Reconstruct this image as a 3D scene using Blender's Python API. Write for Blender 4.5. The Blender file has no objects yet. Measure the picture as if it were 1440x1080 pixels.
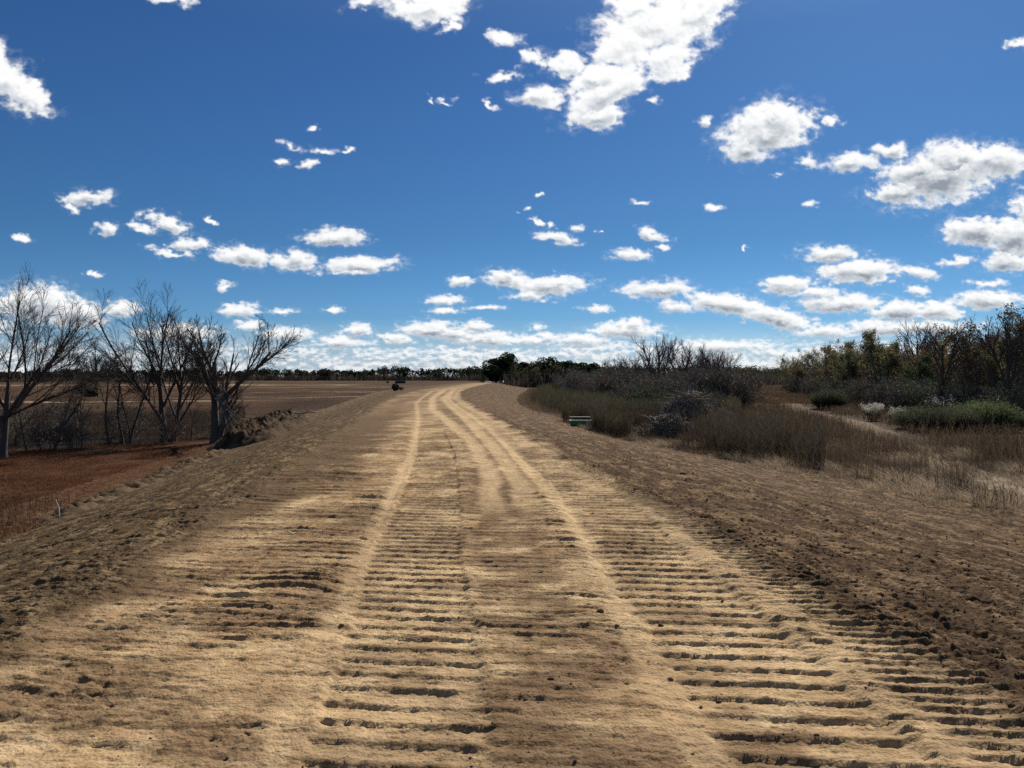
import bpy, math, random
import numpy as np
from math import radians as R

C = bpy.context.scene.collection
D = bpy.data
SUN_AZ, SUN_EL = R(27), R(38)          # to the right of the view, high
rng = np.random.default_rng(11)

# ------------------------------------------------------------------ noise
def _hash(ix, iy, seed):
    h = (ix.astype(np.int64)*374761393 + iy.astype(np.int64)*668265263 + seed*1274126177) & 0xffffffff
    h = ((h ^ (h >> 13))*1274126177) & 0xffffffff
    h = ((h ^ (h >> 16))*2246822519) & 0xffffffff
    return ((h ^ (h >> 15)) & 0xffffff)/float(0x1000000)

def perlin(x, y, seed=0):
    xi = np.floor(x); yi = np.floor(y)
    fx = (x-xi).astype(np.float32); fy = (y-yi).astype(np.float32)
    xi = xi.astype(np.int64); yi = yi.astype(np.int64)
    sx = fx*fx*fx*(fx*(fx*6-15)+10); sy = fy*fy*fy*(fy*(fy*6-15)+10)
    def g(ax, ay, dx, dy):
        a = (_hash(ax, ay, seed)*6.2831853).astype(np.float32)
        return np.cos(a)*dx+np.sin(a)*dy
    n00 = g(xi, yi, fx, fy); n10 = g(xi+1, yi, fx-1, fy)
    n01 = g(xi, yi+1, fx, fy-1); n11 = g(xi+1, yi+1, fx-1, fy-1)
    a = n00+(n10-n00)*sx; b = n01+(n11-n01)*sx
    return (a+(b-a)*sy)*1.41

def fbm(x, y, octv=4, seed=0, gain=.5, billow=False):
    s = 0.0; a = 1.0; t = 0.0
    for o in range(octv):
        n = perlin(x*2**o+17.3*o, y*2**o-9.1*o, seed+o*13)
        s = s+a*((1-2*np.abs(n)) if billow else n); t += a; a *= gain
    return s/t

def sst(a, b, x):
    t = np.clip((x-a)/(b-a), 0, 1)
    return t*t*(3-2*t)
# ------------------------------------------------------------------ clouds
# ellipses: bearing and height of each cloud on the sky (unit 1/1080 of the tangent), half width, half height, tilt
CLOUDS = """930 38 72 45 0;880 62 50 36 0;985 14 50 28 -20;851 134 62 28 -35;763 140 36 18 8;845 163 38 20 -10;746 82 14 9 0;711 58 26 10 5;705 104 30 7 -5;790 92 34 16 10;838 112 44 22 -20;900 14 45 28 0;940 85 45 26 -25
1078 187 62 38 -15;1095 172 40 28 0;1045 208 32 20 -15;1166 174 16 7 0;1134 228 18 10 -15;1195 231 36 13 0;1247 213 32 13 0;1093 246 7 5 0;1142 286 10 7 -20
1323 251 88 38 -12;1395 228 55 26 -6;1271 272 46 20 0;1340 225 50 24 -5;1290 245 50 24 -12;1370 327 46 20 0;1422 335 42 30 0;1417 368 38 18 0;1347 367 24 7 -12;1387 399 28 6 0;1434 64 12 12 0
1166 357 45 11 0;1207 382 60 18 0;1288 382 30 9 10;1107 402 38 13 0;1150 412 40 10 0;1288 407 17 9 15;927 408 52 14 0;950 432 26 9 10;1020 428 62 16 8;1096 449 64 14 12;1183 428 68 14 0;1265 437 50 14 0;1317 437 36 15 0;1387 423 46 15 0;839 434 22 6 0;1300 461 82 11 0;1241 461 52 13 0;1160 466 52 10 0;1008 487 82 10 0;880 466 52 13 0;821 478 46 10 0;892 455 26 9 0
717 394 36 14 8;775 402 53 13 -5;751 417 34 8 0;885 359 26 10 0;917 331 24 8 20;927 349 12 4 10;781 335 30 9 12;810 323 14 6 15;751 311 8 6 20;740 293 5 5 0;756 273 7 3 0;772 315 7 5 0;1002 293 12 6 0;1049 349 5 3 0;900 286 12 3 0;842 326 4 3 0;652 397 20 8 0;626 423 28 8 0;629 437 26 5 0;682 432 26 4 0;753 460 13 6 0;670 458 26 8 0;612 461 30 11 0;690 478 62 9 0;746 478 40 8 0;984 172 11 9 0;690 150 10 5 40;915 148 12 5 0
-20 90 40 32 20;12 112 32 32 30;35 132 36 24 40;55 148 30 14 20;243 1 28 9 0;605 8 52 26 0;520 10 24 10 0;622 38 10 14 0;-60 60 30 20 0
440 183 10 4 10;410 204 22 7 12;455 212 24 5 0;490 213 10 4 0;401 230 13 5 0;440 234 12 7 0;602 140 3 5 0;625 142 12 4 0;125 280 37 12 0;96 292 12 9 0;150 322 17 8 0;30 333 14 5 10;132 387 11 5 0;238 317 32 14 18;200 320 18 7 15;268 345 29 10 0;240 356 32 6 14;299 311 6 5 0;345 361 45 14 10;413 367 31 16 0;468 335 47 12 0;508 374 55 13 -3;490 384 45 6 0;315 403 12 6 0;172 435 30 12 0;50 430 60 30 0;110 445 42 22 0;338 437 24 11 0;350 457 22 8 0;398 437 26 4 0;465 435 16 5 0;503 465 24 11 0;480 482 42 9 0;605 465 46 13 0;640 470 40 10 0;677 474 56 9 0;772 474 22 7 0;560 476 30 8 0;250 470 60 14 0;400 470 40 10 0
1500 300 80 40 0;1540 420 90 20 0;1490 150 30 18 0;-90 330 50 16 0;-70 460 90 20 0;1560 60 60 30 10"""

def cloud_fields(step=1.3):
    a = np.arange(-230, 1680, step); b = np.arange(-110, 534, step)
    X, Y = np.meshgrid(a, b)
    Y = Y.astype(np.float64)
    F = np.full(X.shape, -1.0)
    SZ = np.zeros(X.shape)
    LOW = np.zeros(X.shape)                       # where in its cloud: -1 top, +1 bottom
    t = np.clip((535-Y)/535, .0, 1.3)
    lx = 16+52*t; ly = 6+44*t                    # noise wavelengths shrink towards the horizon
    def banded(fn, mask=None):                    # the same noise at four scales, finer towards the horizon
        out = np.zeros(X.shape); lev = np.interp(Y, [-120, 180, 400, 530], [0, 1, 2, 3])
        for k, (sx, sy) in enumerate(((64, 50), (50, 36), (34, 19), (22, 8.5))):
            w = np.clip(1-np.abs(lev-k), 0, 1)
            m = w > 0
            if mask is not None: m &= mask
            if m.any(): out[m] += w[m]*fn(X[m]/sx, Y[m]/sy, k*31)/np.sqrt((w[m]**2+(1-w[m])**2))
        return out
    w1 = banded(lambda u, v, s: fbm(u*.8+3, v*.8, 3, 5+s)); w2 = banded(lambda u, v, s: fbm(u*.8+40, v*.8+9, 3, 8+s))
    w3 = banded(lambda u, v, s: fbm(u*3.3+3, v*3.3, 3, 15+s)); w4 = banded(lambda u, v, s: fbm(u*3.3+40, v*3.3+9, 3, 18+s))
    Xw = X+w1*lx*.5+w3*lx*.22; Yw = Y+w2*ly*.4+w4*ly*.20
    for s in CLOUDS.replace('\n', ';').split(';'):
        cx, cy, rx, ry, ro = map(float, s.split())
        rx *= 1.15; ry *= 1.2
        i0 = np.searchsorted(b, cy-2.2*max(rx, ry)); i1 = np.searchsorted(b, cy+2.2*max(rx, ry))
        j0 = np.searchsorted(a, cx-2.2*max(rx, ry)); j1 = np.searchsorted(a, cx+2.2*max(rx, ry))
        if i1 <= i0 or j1 <= j0: continue
        sl = (slice(i0, i1), slice(j0, j1))
        dx = Xw[sl]-cx; dy = Yw[sl]-cy; c, q = math.cos(R(ro)), math.sin(R(ro))
        u = (dx*c+dy*q)/rx; v = (-dx*q+dy*c)/ry
        v = np.where(v > 0, v*1.18, v)            # flatter bottoms
        r = np.sqrt(u*u+v*v)
        f = 1-r
        sz = min(1.0, (min(rx, ry*2.2)/42))
        big = f > F[sl]
        LOW[sl] = np.where(big, v, LOW[sl]); SZ[sl] = np.where(big, sz, SZ[sl])
        F[sl] = np.maximum(F[sl], f)
    # the bank above the horizon
    bank = sst(445, 500, Y)*1.0
    bn = .75*fbm(X/56, Y/15, 4, 33)+.55*(fbm(X/25, Y/10, 4, 37, .55, billow=True)-.25)
    bn = bn*.85*bank-(1-bank)*.3
    Fb = -.62+bank*.75+bn*.95+.22*sst(300, 900, X)*bank
    LOW = np.where(Fb > F, 0, LOW); SZ = np.where(Fb > F, .35, SZ)
    F = np.maximum(F, Fb)
    M = F > -.7
    bil = banded(lambda u, v, s: fbm(u*1.3, v*1.3, 4, 71+s, .55, billow=True)-.25, M)
    fin = banded(lambda u, v, s: fbm(u*1.9+9, v*1.9, 6, 91+s, .66), M)
    n = .28*bil+.50*fin
    small = 1-SZ
    Dn = F+n*(1.0+.9*small)-.02
    tear = banded(lambda u, v, s: fbm(u*3.1+50, v*3.1, 4, 131+s, .6), M)
    Dn = Dn+small*small*(.55*tear-.10)
    edge = .46+.34*small+.16*perlin(X/90, Y/60, 3)
    alpha = sst(0, 1, (Dn-.0)/edge)
    veil = sst(-.42, .35, F+.55*fin+.1*bil)*.22*(1-.3*small)*sst(-.3, .4, tear)
    alpha = np.maximum(alpha, veil*sst(-.5, -.2, F))
    alpha = np.where(F < -.6, 0, alpha)
    alpha = alpha*(1-small*(.30+.5*sst(.25, -.25, tear))*(1-sst(.1, .7, F)))
    alpha *= 1-.35*sst(.1, -.35, tear)*(1-sst(.1, .5, Dn))
    # puffs: shade by height difference towards the sun
    H = np.clip(Dn, 0, 1.2)
    k = 4
    Hs = np.roll(np.roll(H, k, 0), -k//2, 1)       # towards up-right
    Hk = np.roll(np.roll(H, 9, 0), -4, 1)
    slope = np.clip((H-Hs)*1.3+(H-Hk)*.55, -.6, .6)
    thick = sst(.18, .95, Dn)*(.35+.65*SZ)
    low = sst(-.75, .75, LOW)
    bn2 = banded(lambda u, v, s: fbm(u*1.0+70, v*1.0, 4, 55+s), M)
    grey = thick*(.12+.56*low+.26*bn2)*(.55+.45*sst(60, 260, Y))
    lum = .97-.60*sst(0, .8, grey)+slope*.34
    top = sst(230, 60, Y)                          # clouds near the sun glow through
    lum = lum+.14*top
    lum = np.clip(lum, .45, 1.08)
    haze = sst(440, 530, Y)*.42*(1+.3*bn)
    lum = lum*(1-sst(470, 530, Y)*.12)
    alpha = 1-(1-alpha)*(1-np.clip(haze, 0, 1))
    return a, b, X, Y, alpha, lum
# ------------------------------------------------------------------ helpers
def at(px, py, z=-1.2):
    """ground point seen at a given bearing and dip (eye 1.7 m above the crest of the embankment)"""
    Y = (1.7-z)*1080/(py-530.0)
    return (px-720)/1080*Y, Y

def tag(o, label=None, cat=None, group=None, kind=None):
    if label: o['label'] = label
    if cat: o['category'] = cat
    if group: o['group'] = group
    if kind: o['kind'] = kind
    return o

def mesh_obj(name, V, F, mat, col=None, parent=None, smooth=False, extra=None, loc=None):
    V = np.asarray(V, np.float32); F = np.asarray(F, np.int32)
    me = D.meshes.new(name); n, k = F.shape
    me.vertices.add(len(V)); me.vertices.foreach_set('co', V.ravel())
    me.loops.add(n*k); me.loops.foreach_set('vertex_index', F.ravel())
    me.polygons.add(n); me.polygons.foreach_set('loop_start', np.arange(0, n*k, k, dtype=np.int32))
    me.polygons.foreach_set('use_smooth', np.full(n, smooth))
    me.update(calc_edges=True)
    if col is not None:
        a = me.attributes.new('Col', 'FLOAT_COLOR', 'POINT')
        c4 = np.ones((len(V), 4), np.float32); c4[:, :3] = col; a.data.foreach_set('color', c4.ravel())
    for nm, arr in (extra or {}).items():
        a = me.attributes.new(nm, 'FLOAT', 'POINT'); a.data.foreach_set('value', np.asarray(arr, np.float32).ravel())
    me.materials.append(mat)
    o = D.objects.new(name, me); C.objects.link(o)
    if parent: o.parent = parent
    if loc is not None: o.location = loc
    return o

def empty(name, loc, rz=0, s=1):
    o = D.objects.new(name, None); C.objects.link(o); o.location = loc; o.rotation_euler[2] = rz; o.scale = (s, s, s)
    o.empty_display_size = .2
    return o

def copy_tree(o, parent=None):
    c = o.copy(); C.objects.link(c)
    if parent: c.parent = parent
    for ch in list(o.children): copy_tree(ch, c)
    return c

class Geo:
    """collects vertices, triangles and colours"""
    def __init__(s): s.V = []; s.F = []; s.K = []; s.n = 0
    def add(s, V, F, col):
        V = np.asarray(V, np.float32).reshape(-1, 3); F = np.asarray(F, np.int64).reshape(-1, 3)
        K = np.broadcast_to(np.asarray(col, np.float32), (len(V), 3)) if np.ndim(col) < 2 else np.asarray(col, np.float32)
        s.V.append(V); s.F.append(F+s.n); s.K.append(K); s.n += len(V)
    def obj(s, name, mat, parent=None, smooth=False, loc=None):
        return mesh_obj(name, np.concatenate(s.V), np.concatenate(s.F), mat, np.concatenate(s.K), parent, smooth, None, loc)

def unit(v): return v/np.maximum(np.linalg.norm(v, axis=-1, keepdims=True), 1e-9)

def blades(g, P, Dr, L, W, c0, c1, curve=.25, rg=rng):
    """tapering two-segment blades: base points, directions, lengths, widths, base and tip colours"""
    N = len(P); L = np.broadcast_to(L, (N,))[:, None]; W = np.broadcast_to(W, (N,))[:, None]
    Dr = unit(Dr); a = rg.uniform(0, 6.283, N)
    side = unit(np.cross(Dr, np.stack([np.cos(a), np.sin(a), np.zeros(N)], 1))+1e-4)
    bend = np.stack([np.cos(a*1.7+1), np.sin(a*1.7+1), -np.full(N, .35)], 1)*curve*L
    M = P+Dr*L*.55+bend*.25; T = P+Dr*L+bend
    V = np.stack([P-side*W*.5, P+side*W*.5, M-side*W*.38, M+side*W*.38, T], 1).reshape(-1, 3)
    b = (np.arange(N)*5)[:, None]
    F = np.concatenate([b+[0, 1, 3], b+[0, 3, 2], b+[2, 3, 4]], 1).reshape(-1, 3)
    c0 = np.broadcast_to(c0, (N, 3)); c1 = np.broadcast_to(c1, (N, 3)); cm = (c0+c1)/2
    g.add(V, F, np.stack([c0, c0, cm, cm, c1], 1).reshape(-1, 3))

def leaves(g, P, S, col, rg=rng, flat=0.0):
    """small kite-shaped leaves at random orientations"""
    N = len(P); S = np.broadcast_to(S, (N,))[:, None]
    u = unit(rg.normal(size=(N, 3))*[1, 1, 1-flat]); w = unit(np.cross(u, rg.normal(size=(N, 3))))
    V = np.stack([P-u*S, P+w*S*.55, P+u*S, P-w*S*.55], 1).reshape(-1, 3)
    b = (np.arange(N)*4)[:, None]
    F = np.concatenate([b+[0, 1, 2], b+[0, 2, 3]], 1).reshape(-1, 3)
    g.add(V, F, np.repeat(np.broadcast_to(col, (N, 3)), 4, 0))

def jit(col, n, s=.25, rg=rng):
    c = np.asarray(col)[None, :]*np.exp(rg.normal(0, s, (n, 1)))*np.exp(rg.normal(0, s*.3, (n, 3)))
    return np.clip(c, 0, .95)

def tube(g, pts, rad, sides, col):
    pts = np.asarray(pts, float); n = len(pts); rad = np.asarray(rad)[:, None]
    t = unit(np.gradient(pts, axis=0)); ref = np.array([0, 0, 1.]) if abs(t[0, 2]) < .9 else np.array([1., 0, 0])
    a = unit(np.cross(t, ref)); b = np.cross(t, a)
    th = np.arange(sides)/sides*2*np.pi
    V = pts[:, None]+rad[:, None]*(np.cos(th)[None, :, None]*a[:, None]+np.sin(th)[None, :, None]*b[:, None])
    i = np.arange(n-1)[:, None]*sides; j = np.arange(sides)[None]; jn = (j+1) % sides
    F = np.stack([np.stack([i+j, i+jn, i+sides+jn], -1), np.stack([i+j, i+sides+jn, i+sides+j], -1)], 2).reshape(-1, 3)
    g.add(V.reshape(-1, 3), F, col)

def box(g, c, s, col, rz=0, rx=0):
    v = np.array([[x, y, z] for x in (-.5, .5) for y in (-.5, .5) for z in (-.5, .5)])*np.asarray(s)
    if rx: v = v@np.array([[1, 0, 0], [0, math.cos(rx), math.sin(rx)], [0, -math.sin(rx), math.cos(rx)]])
    if rz: v = v@np.array([[math.cos(rz), math.sin(rz), 0], [-math.sin(rz), math.cos(rz), 0], [0, 0, 1]])
    q = [(0, 1, 3, 2), (4, 6, 7, 5), (0, 4, 5, 1), (2, 3, 7, 6), (0, 2, 6, 4), (1, 5, 7, 3)]
    F = [t for a, b, c_, d in q for t in ((a, b, c_), (a, c_, d))]
    # one set of vertices per face keeps edges crisp
    g.add((v+np.asarray(c))[np.array(F).ravel()], np.arange(36).reshape(-1, 3), col)

# ------------------------------------------------------------------ materials
def new_mat(name):
    m = D.materials.new(name); m.use_nodes = True; nt = m.node_tree; nt.nodes.clear()
    out = nt.nodes.new('ShaderNodeOutputMaterial')
    return m, nt, out
def N_(nt, t, **kw):
    n = nt.nodes.new(t)
    for k, v in kw.items():
        if k in n.inputs.keys() if isinstance(k, str) else False: n.inputs[k].default_value = v
        else: setattr(n, k, v)
    return n

def plant_mat(name, trans=.35, rough=.8):
    m, nt, out = new_mat(name); L = nt.links.new
    at_ = N_(nt, 'ShaderNodeAttribute', attribute_name='Col')
    d = N_(nt, 'ShaderNodeBsdfDiffuse'); t = N_(nt, 'ShaderNodeBsdfTranslucent'); mx = N_(nt, 'ShaderNodeMixShader')
    L(at_.outputs['Color'], d.inputs['Color']); L(at_.outputs['Color'], t.inputs['Color'])
    mx.inputs[0].default_value = trans; L(d.outputs[0], mx.inputs[1]); L(t.outputs[0], mx.inputs[2]); L(mx.outputs[0], out.inputs[0])
    return m

def soil_mat(name, scale=1.0, bump=.6, far=False):
    m, nt, out = new_mat(name); L = nt.links.new
    col = N_(nt, 'ShaderNodeAttribute', attribute_name='Col')
    geo = N_(nt, 'ShaderNodeNewGeometry')
    n1 = N_(nt, 'ShaderNodeTexNoise'); n1.inputs['Scale'].default_value = 26*scale; n1.inputs['Detail'].default_value = 9; n1.inputs['Roughness'].default_value = .72
    n2 = N_(nt, 'ShaderNodeTexNoise'); n2.inputs['Scale'].default_value = 4.5*scale; n2.inputs['Detail'].default_value = 4; n2.inputs['Roughness'].default_value = .65
    n3 = N_(nt, 'ShaderNodeTexVoronoi'); n3.inputs['Scale'].default_value = 55*scale
    for n in (n1, n2, n3): L(geo.outputs['Position'], n.inputs['Vector'])
    r1 = N_(nt, 'ShaderNodeMapRange'); L(n1.outputs[0], r1.inputs[0]); r1.inputs[1].default_value = .3; r1.inputs[2].default_value = .7; r1.inputs[3].default_value = .80; r1.inputs[4].default_value = 1.18
    r2 = N_(nt, 'ShaderNodeMapRange'); L(n2.outputs[0], r2.inputs[0]); r2.inputs[1].default_value = .3; r2.inputs[2].default_value = .7; r2.inputs[3].default_value = .8; r2.inputs[4].default_value = 1.2
    mu = N_(nt, 'ShaderNodeMath', operation='MULTIPLY'); L(r1.outputs[0], mu.inputs[0]); L(r2.outputs[0], mu.inputs[1])
    vm = N_(nt, 'ShaderNodeVectorMath', operation='SCALE'); L(col.outputs['Color'], vm.inputs[0]); L(mu.outputs[0], vm.inputs['Scale'])
    b = N_(nt, 'ShaderNodeBump'); b.inputs['Strength'].default_value = bump; b.inputs['Distance'].default_value = .02/scale
    ad = N_(nt, 'ShaderNodeMath', operation='MULTIPLY_ADD'); L(n3.outputs['Distance'], ad.inputs[0]); ad.inputs[1].default_value = -.45; L(n1.outputs[0], ad.inputs[2])
    L(ad.outputs[0], b.inputs['Height'])
    p = N_(nt, 'ShaderNodeBsdfPrincipled'); p.inputs['Roughness'].default_value = .9; p.inputs['Specular IOR Level'].default_value = .04
    L(vm.outputs[0], p.inputs['Base Color']); L(b.outputs[0], p.inputs['Normal']); L(p.outputs[0], out.inputs[0])
    return m

def simple_mat(name, col, rough=.6, noise=.25, scale=8, metal=0, attr=False):
    m, nt, out = new_mat(name); L = nt.links.new
    p = N_(nt, 'ShaderNodeBsdfPrincipled'); p.inputs['Roughness'].default_value = rough; p.inputs['Metallic'].default_value = metal
    n = N_(nt, 'ShaderNodeTexNoise'); n.inputs['Scale'].default_value = scale; n.inputs['Detail'].default_value = 6
    tc = N_(nt, 'ShaderNodeTexCoord'); L(tc.outputs['Object'], n.inputs['Vector'])
    r = N_(nt, 'ShaderNodeMapRange'); L(n.outputs[0], r.inputs[0]); r.inputs[1].default_value = .3; r.inputs[2].default_value = .7; r.inputs[3].default_value = 1-noise; r.inputs[4].default_value = 1+noise
    vm = N_(nt, 'ShaderNodeVectorMath', operation='SCALE'); L(r.outputs[0], vm.inputs['Scale'])
    if attr:
        a = N_(nt, 'ShaderNodeAttribute', attribute_name='Col'); L(a.outputs['Color'], vm.inputs[0])
    else: vm.inputs[0].default_value = col[:3]
    L(vm.outputs[0], p.inputs['Base Color']); L(p.outputs[0], out.inputs[0])
    return m

M_SOIL = soil_mat('dirt', 1.0, .65)
M_FIELD = soil_mat('field_soil', .25, .8)
M_GRASS = plant_mat('grass', .32)
M_LEAF = plant_mat('leaf', .35)
M_BARK = simple_mat('bark', (0, 0, 0), .9, .35, 14, attr=True)
M_CLOD = soil_mat('clod_soil', 1.6, .8)
# ------------------------------------------------------------------ terrain
_cy = [-80, 0, 30, 57, 75, 92, 122, 170, 230, 350, 700, 6000]
_cx = [9.8, .2, -3.4, -6.5, -8.1, -9.0, -9.6, -9.2, -8.0, -4.0, 18, 300]
_yy = np.arange(-80, 6000, 1.0); _k = np.ones(13)/13
_cc = np.convolve(np.pad(np.interp(_yy, _cy, _cx), 6, 'edge'), _k, 'valid')
def cl(Y): return np.interp(Y, _yy, _cc)

def tab(Y, *p):
    p = np.array(p, float); return np.interp(Y, p[:, 0], p[:, 1])

def wright(Y): return (1-.24*sst(16, 38, Y))*(1+1.1*sst(60, 190, Y))**.5
def bank(u, Y):
    """embankment profile: crest at 0, fields 1.2 m below"""
    wid = 1+1.1*sst(60, 190, Y)
    l = sst(-2.7*wid, -8.4*wid, u)*.75+.25*np.clip((-u-3.0*wid)/(5.0*wid), 0, 1)
    wr = wright(Y)
    r = sst(2.6, 12.2*wr, u)*.7+.3*np.clip((u-3.0)/(8.6*wr), 0, 1)
    d = np.where(u < 0, l, r)
    gone = sst(230, 340, Y)
    return -1.2*np.maximum(d, gone)

def land(x, Y):
    u = x-cl(Y)
    z = bank(u, Y)
    off = sst(9, 30, np.abs(u))
    z = z+off*(.28*perlin(x/23, Y/31, 4)+.10*perlin(x/7, Y/8, 6))*(1-.5*sst(200, 600, Y))
    z = z-off*.15
    return z

def ground_z(x, Y): return float(land(np.array([float(x)]), np.array([float(Y)]))[0])

SAND = np.array([.66, .475, .270]); TAN = np.array([.43, .300, .170]); BROWN = np.array([.185, .119, .068]); DARK = np.array([.085, .053, .031])
RED = np.array([.120, .060, .035])
def mixc(a, b, t): return a*(1-t[..., None])+b*t[..., None]

def strip(X, Y, hw, soft, *p):
    d = np.abs(X-tab(Y, *p)); return 1-sst(hw-soft, hw+soft, d)

PA = ((2, -.42), (4, -.55), (6.8, -.86), (10.8, -1.17), (16.7, -1.67), (26.2, -2.8), (45, -5.0))
PB = ((2, .2), (5.7, .05), (9.7, -.13), (16.7, -.62), (26, -1.7), (45, -4.0))
PC = ((2, 1.45), (4, 1.4), (6.8, 1.26), (8.7, 1.2), (12.2, 1.07), (16.7, .6), (26, -.5), (46, -3.0))
PD = ((2, 2.34), (3.75, 2.36), (5, 2.38), (6.3, 2.34), (7.7, 2.25), (10, 2.0), (14, 1.5), (20, .9))
PL = ((2, -2.2), (5, -2.3), (10, -2.9), (20, -3.9), (40, -6))

def road_fields(X, Y):
    """height detail, colour and looseness of the graded dirt, everything laid out in metres on the ground"""
    u = X-cl(Y)
    near = 1-sst(24, 40, Y)
    wx = perlin(X*.9, Y*.6, 21); wy = perlin(X*1.3+5, Y*.9, 22)
    s = Y+.11*X+.022*wx+.008*perlin(X*3.2, Y*2.4, 23)
    br = fbm(X*1.1, Y*2.4, 3, 24)                 # where the prints broke up
    rag = fbm(X*5.5, Y*7, 3, 25)
    near2 = 1-.7*sst(10, 34, Y)
    def cleat(pitch, ph0, sharp=.13):
        ph = s/pitch+ph0+.045*rag; k = np.floor(ph); ph = ph-k; ki = k.astype(np.int64); z0 = np.zeros_like(ki)
        lift = .8+.4*_hash(ki, z0, 9)
        # each print fades in and out along its own length
        c = perlin(X*1.5+7.7*_hash(ki, z0+3, 5)*40, k*.37, 26)
        lift = lift*(.80+.25*sst(-.35, .35, c))
        sp = sharp*(.85-.5*sst(-.4, .3, c))
        h = np.where(ph < sp, sst(0, 1, ph/sp), (np.clip(1-ph, 0, 1)/(1-sp))**1.6)
        return (h-.35)*lift, ph
    ew = .05*perlin(X*0+1.7, Y*2.3, 31)+.03*perlin(X*0, Y*7, 32)
    Xe = X+ew
    mA = strip(Xe, Y, .43, .03, *PA); mC = strip(Xe, Y, .46, .04, *PC)
    mB = strip(Xe, Y, .34, .10, *PB); mD = strip(Xe, Y, .30, .10, *PD)*(1-sst(12, 18, Y)); mL = strip(Xe, Y, .55, .25, *PL)
    tracks = np.maximum(np.maximum(mA, mC), np.maximum(mB, mD))
    # smooth pressed strips
    sm = np.zeros_like(X)
    for hw, w, p in ((.07, .85, ((2, -.98), (4, -1.08), (6.8, -1.37), (10.8, -1.68), (16.7, -2.18), (30.6, -3.7), (50, -6.2), (61, -7.2), (90, -9.4))),
                  (.10, .85, ((2, .80), (3.9, .84), (5.7, .82), (9.7, .68), (15.3, .22), (26, -.75), (40, -2.6), (52, -4.1), (61, -5.0), (102, -7.9), (160, -7.8))),
                  (.15, .85, ((9, -.2), (10.8, -.3), (14.1, -.42), (20.4, -1.06), (30.6, -2.6), (40.8, -4.2), (61, -6.3), (102, -8.9), (160, -8.2))),
                  (.15, .85, ((9, .3), (12.2, .14), (18.4, -.40), (30.6, -1.75), (45.9, -3.7), (61, -5.4), (108, -8.0), (160, -7.9))),
                  (.18, .5, ((2, 3.0), (4.4, 2.95), (5.4, 2.85), (7.1, 2.8), (12.2, 2.15), (18.4, 1.38), (27, 0.0), (40.8, -2.1), (61, -4.4), (110, -7.2)))):
        m = strip(X+.04*wx+.03*perlin(X*2, Y*3.1, 41), Y, hw*(1+.25*wy)*(1+Y/70), .05+.04*sst(4, 20, Y)+.0015*Y, *p)*(.55+.45*sst(6, 14, Y))
        lo = sst(p[0][0]-.5, p[0][0]+2.0, Y) if p[0][0] > 5 else 1
        sm = np.maximum(sm, m*w*lo)
    sm = sm*(1-.55*sst(75, 130, Y))*(.75+.35*sst(-.4, .4, fbm(X*1.6, Y*.8, 3, 43)))
    inner = strip(X, Y, .30, .12, (2, .36), (4, .34), (7, .22), (12, .1), (20, -.7))*near   # mushy lane between the tracks
    cA, pA = cleat(.205, .0); cC, pC = cleat(.212, .35); cB, pB = cleat(.165, .6, .2); cD, pD = cleat(.125, .1, .25); cL, pL = cleat(.26, .3, .1)
    amp = 1.0+.35*br
    stain0 = fbm(X*.9+30, Y*1.1, 4, 84, .6)
    keep = sst(-1.0, -.35, br)
    crest = sst(-2.9, -2.35, u+.35*wx)*sst(3.1, 2.6, u+.3*wy+.25*wx)
    z = np.zeros_like(X)
    z += (mA*cA*.0215+mC*cC*.0215*(1-mA))*amp*keep*(1-sm*.9)*near
    z += mB*cB*.012*amp*keep*(1-sm)*(1-mA)*(1-mC)*near*(1-inner*.3)
    z += mD*cD*.024*amp*(1-mC*.7)*near+mL*cL*.019*sst(-.2, .3, br)*near
    z += -.018*np.maximum(mA, mC)*near
    # ragged sideways marks everywhere on the crest
    drag = fbm(X*1.5+.6*wx, s*7.5, 4, 51, .58, billow=True)
    drag2 = fbm(X*2.6, s*15, 3, 52, .6, billow=True)
    patch = sst(-.25, .35, fbm(X*.8+9, Y*.5, 3, 53))
    loose = (1-.75*tracks)*(1-.8*sm)
    # torn ledges: the soil was dragged towards the viewer and broke in low steps
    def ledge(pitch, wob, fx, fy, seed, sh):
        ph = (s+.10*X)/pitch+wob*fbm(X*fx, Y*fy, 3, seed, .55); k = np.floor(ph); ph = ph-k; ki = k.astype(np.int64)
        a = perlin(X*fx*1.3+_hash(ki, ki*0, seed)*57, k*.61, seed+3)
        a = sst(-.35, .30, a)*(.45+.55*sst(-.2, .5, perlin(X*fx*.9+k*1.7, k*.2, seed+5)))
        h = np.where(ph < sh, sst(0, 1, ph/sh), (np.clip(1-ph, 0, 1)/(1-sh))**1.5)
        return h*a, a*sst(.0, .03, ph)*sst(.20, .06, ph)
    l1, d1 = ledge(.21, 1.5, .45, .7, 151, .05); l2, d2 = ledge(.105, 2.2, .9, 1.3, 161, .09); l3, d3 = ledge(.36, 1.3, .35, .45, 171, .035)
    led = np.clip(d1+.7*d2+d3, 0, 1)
    z += crest*(l1*.027+l2*.015+l3*.027)*(.45+.75*patch)*loose*near2
    z += (l2*.004)*tracks*crest*near2
    z += crest*(.008*drag+.006*drag2)*(.35+.8*patch)*loose
    fine = fbm(X*14, Y*20, 3, 61, .6)
    hair = fbm(X*6.5, s*27, 4, 66, .62, billow=True)-.2
    z += hair*.013*crest*(1-.45*sm)*(.6+.4*near)
    z += (1-.4*tracks)*fine*(.0085+.0085*sst(-.3, .3, stain0))*(1-.5*sm)*(1-.4*sst(15, 40, Y))+(1-sm)*crest*np.clip(fbm(X*9, Y*12, 3, 65, .6)*sst(-.2, .4, stain0), -.3, 1)*.011*(1-.7*tracks)+np.clip(perlin(X*13, Y*16, 64)-.45, 0, 1)*.03*(1-sm)
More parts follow.
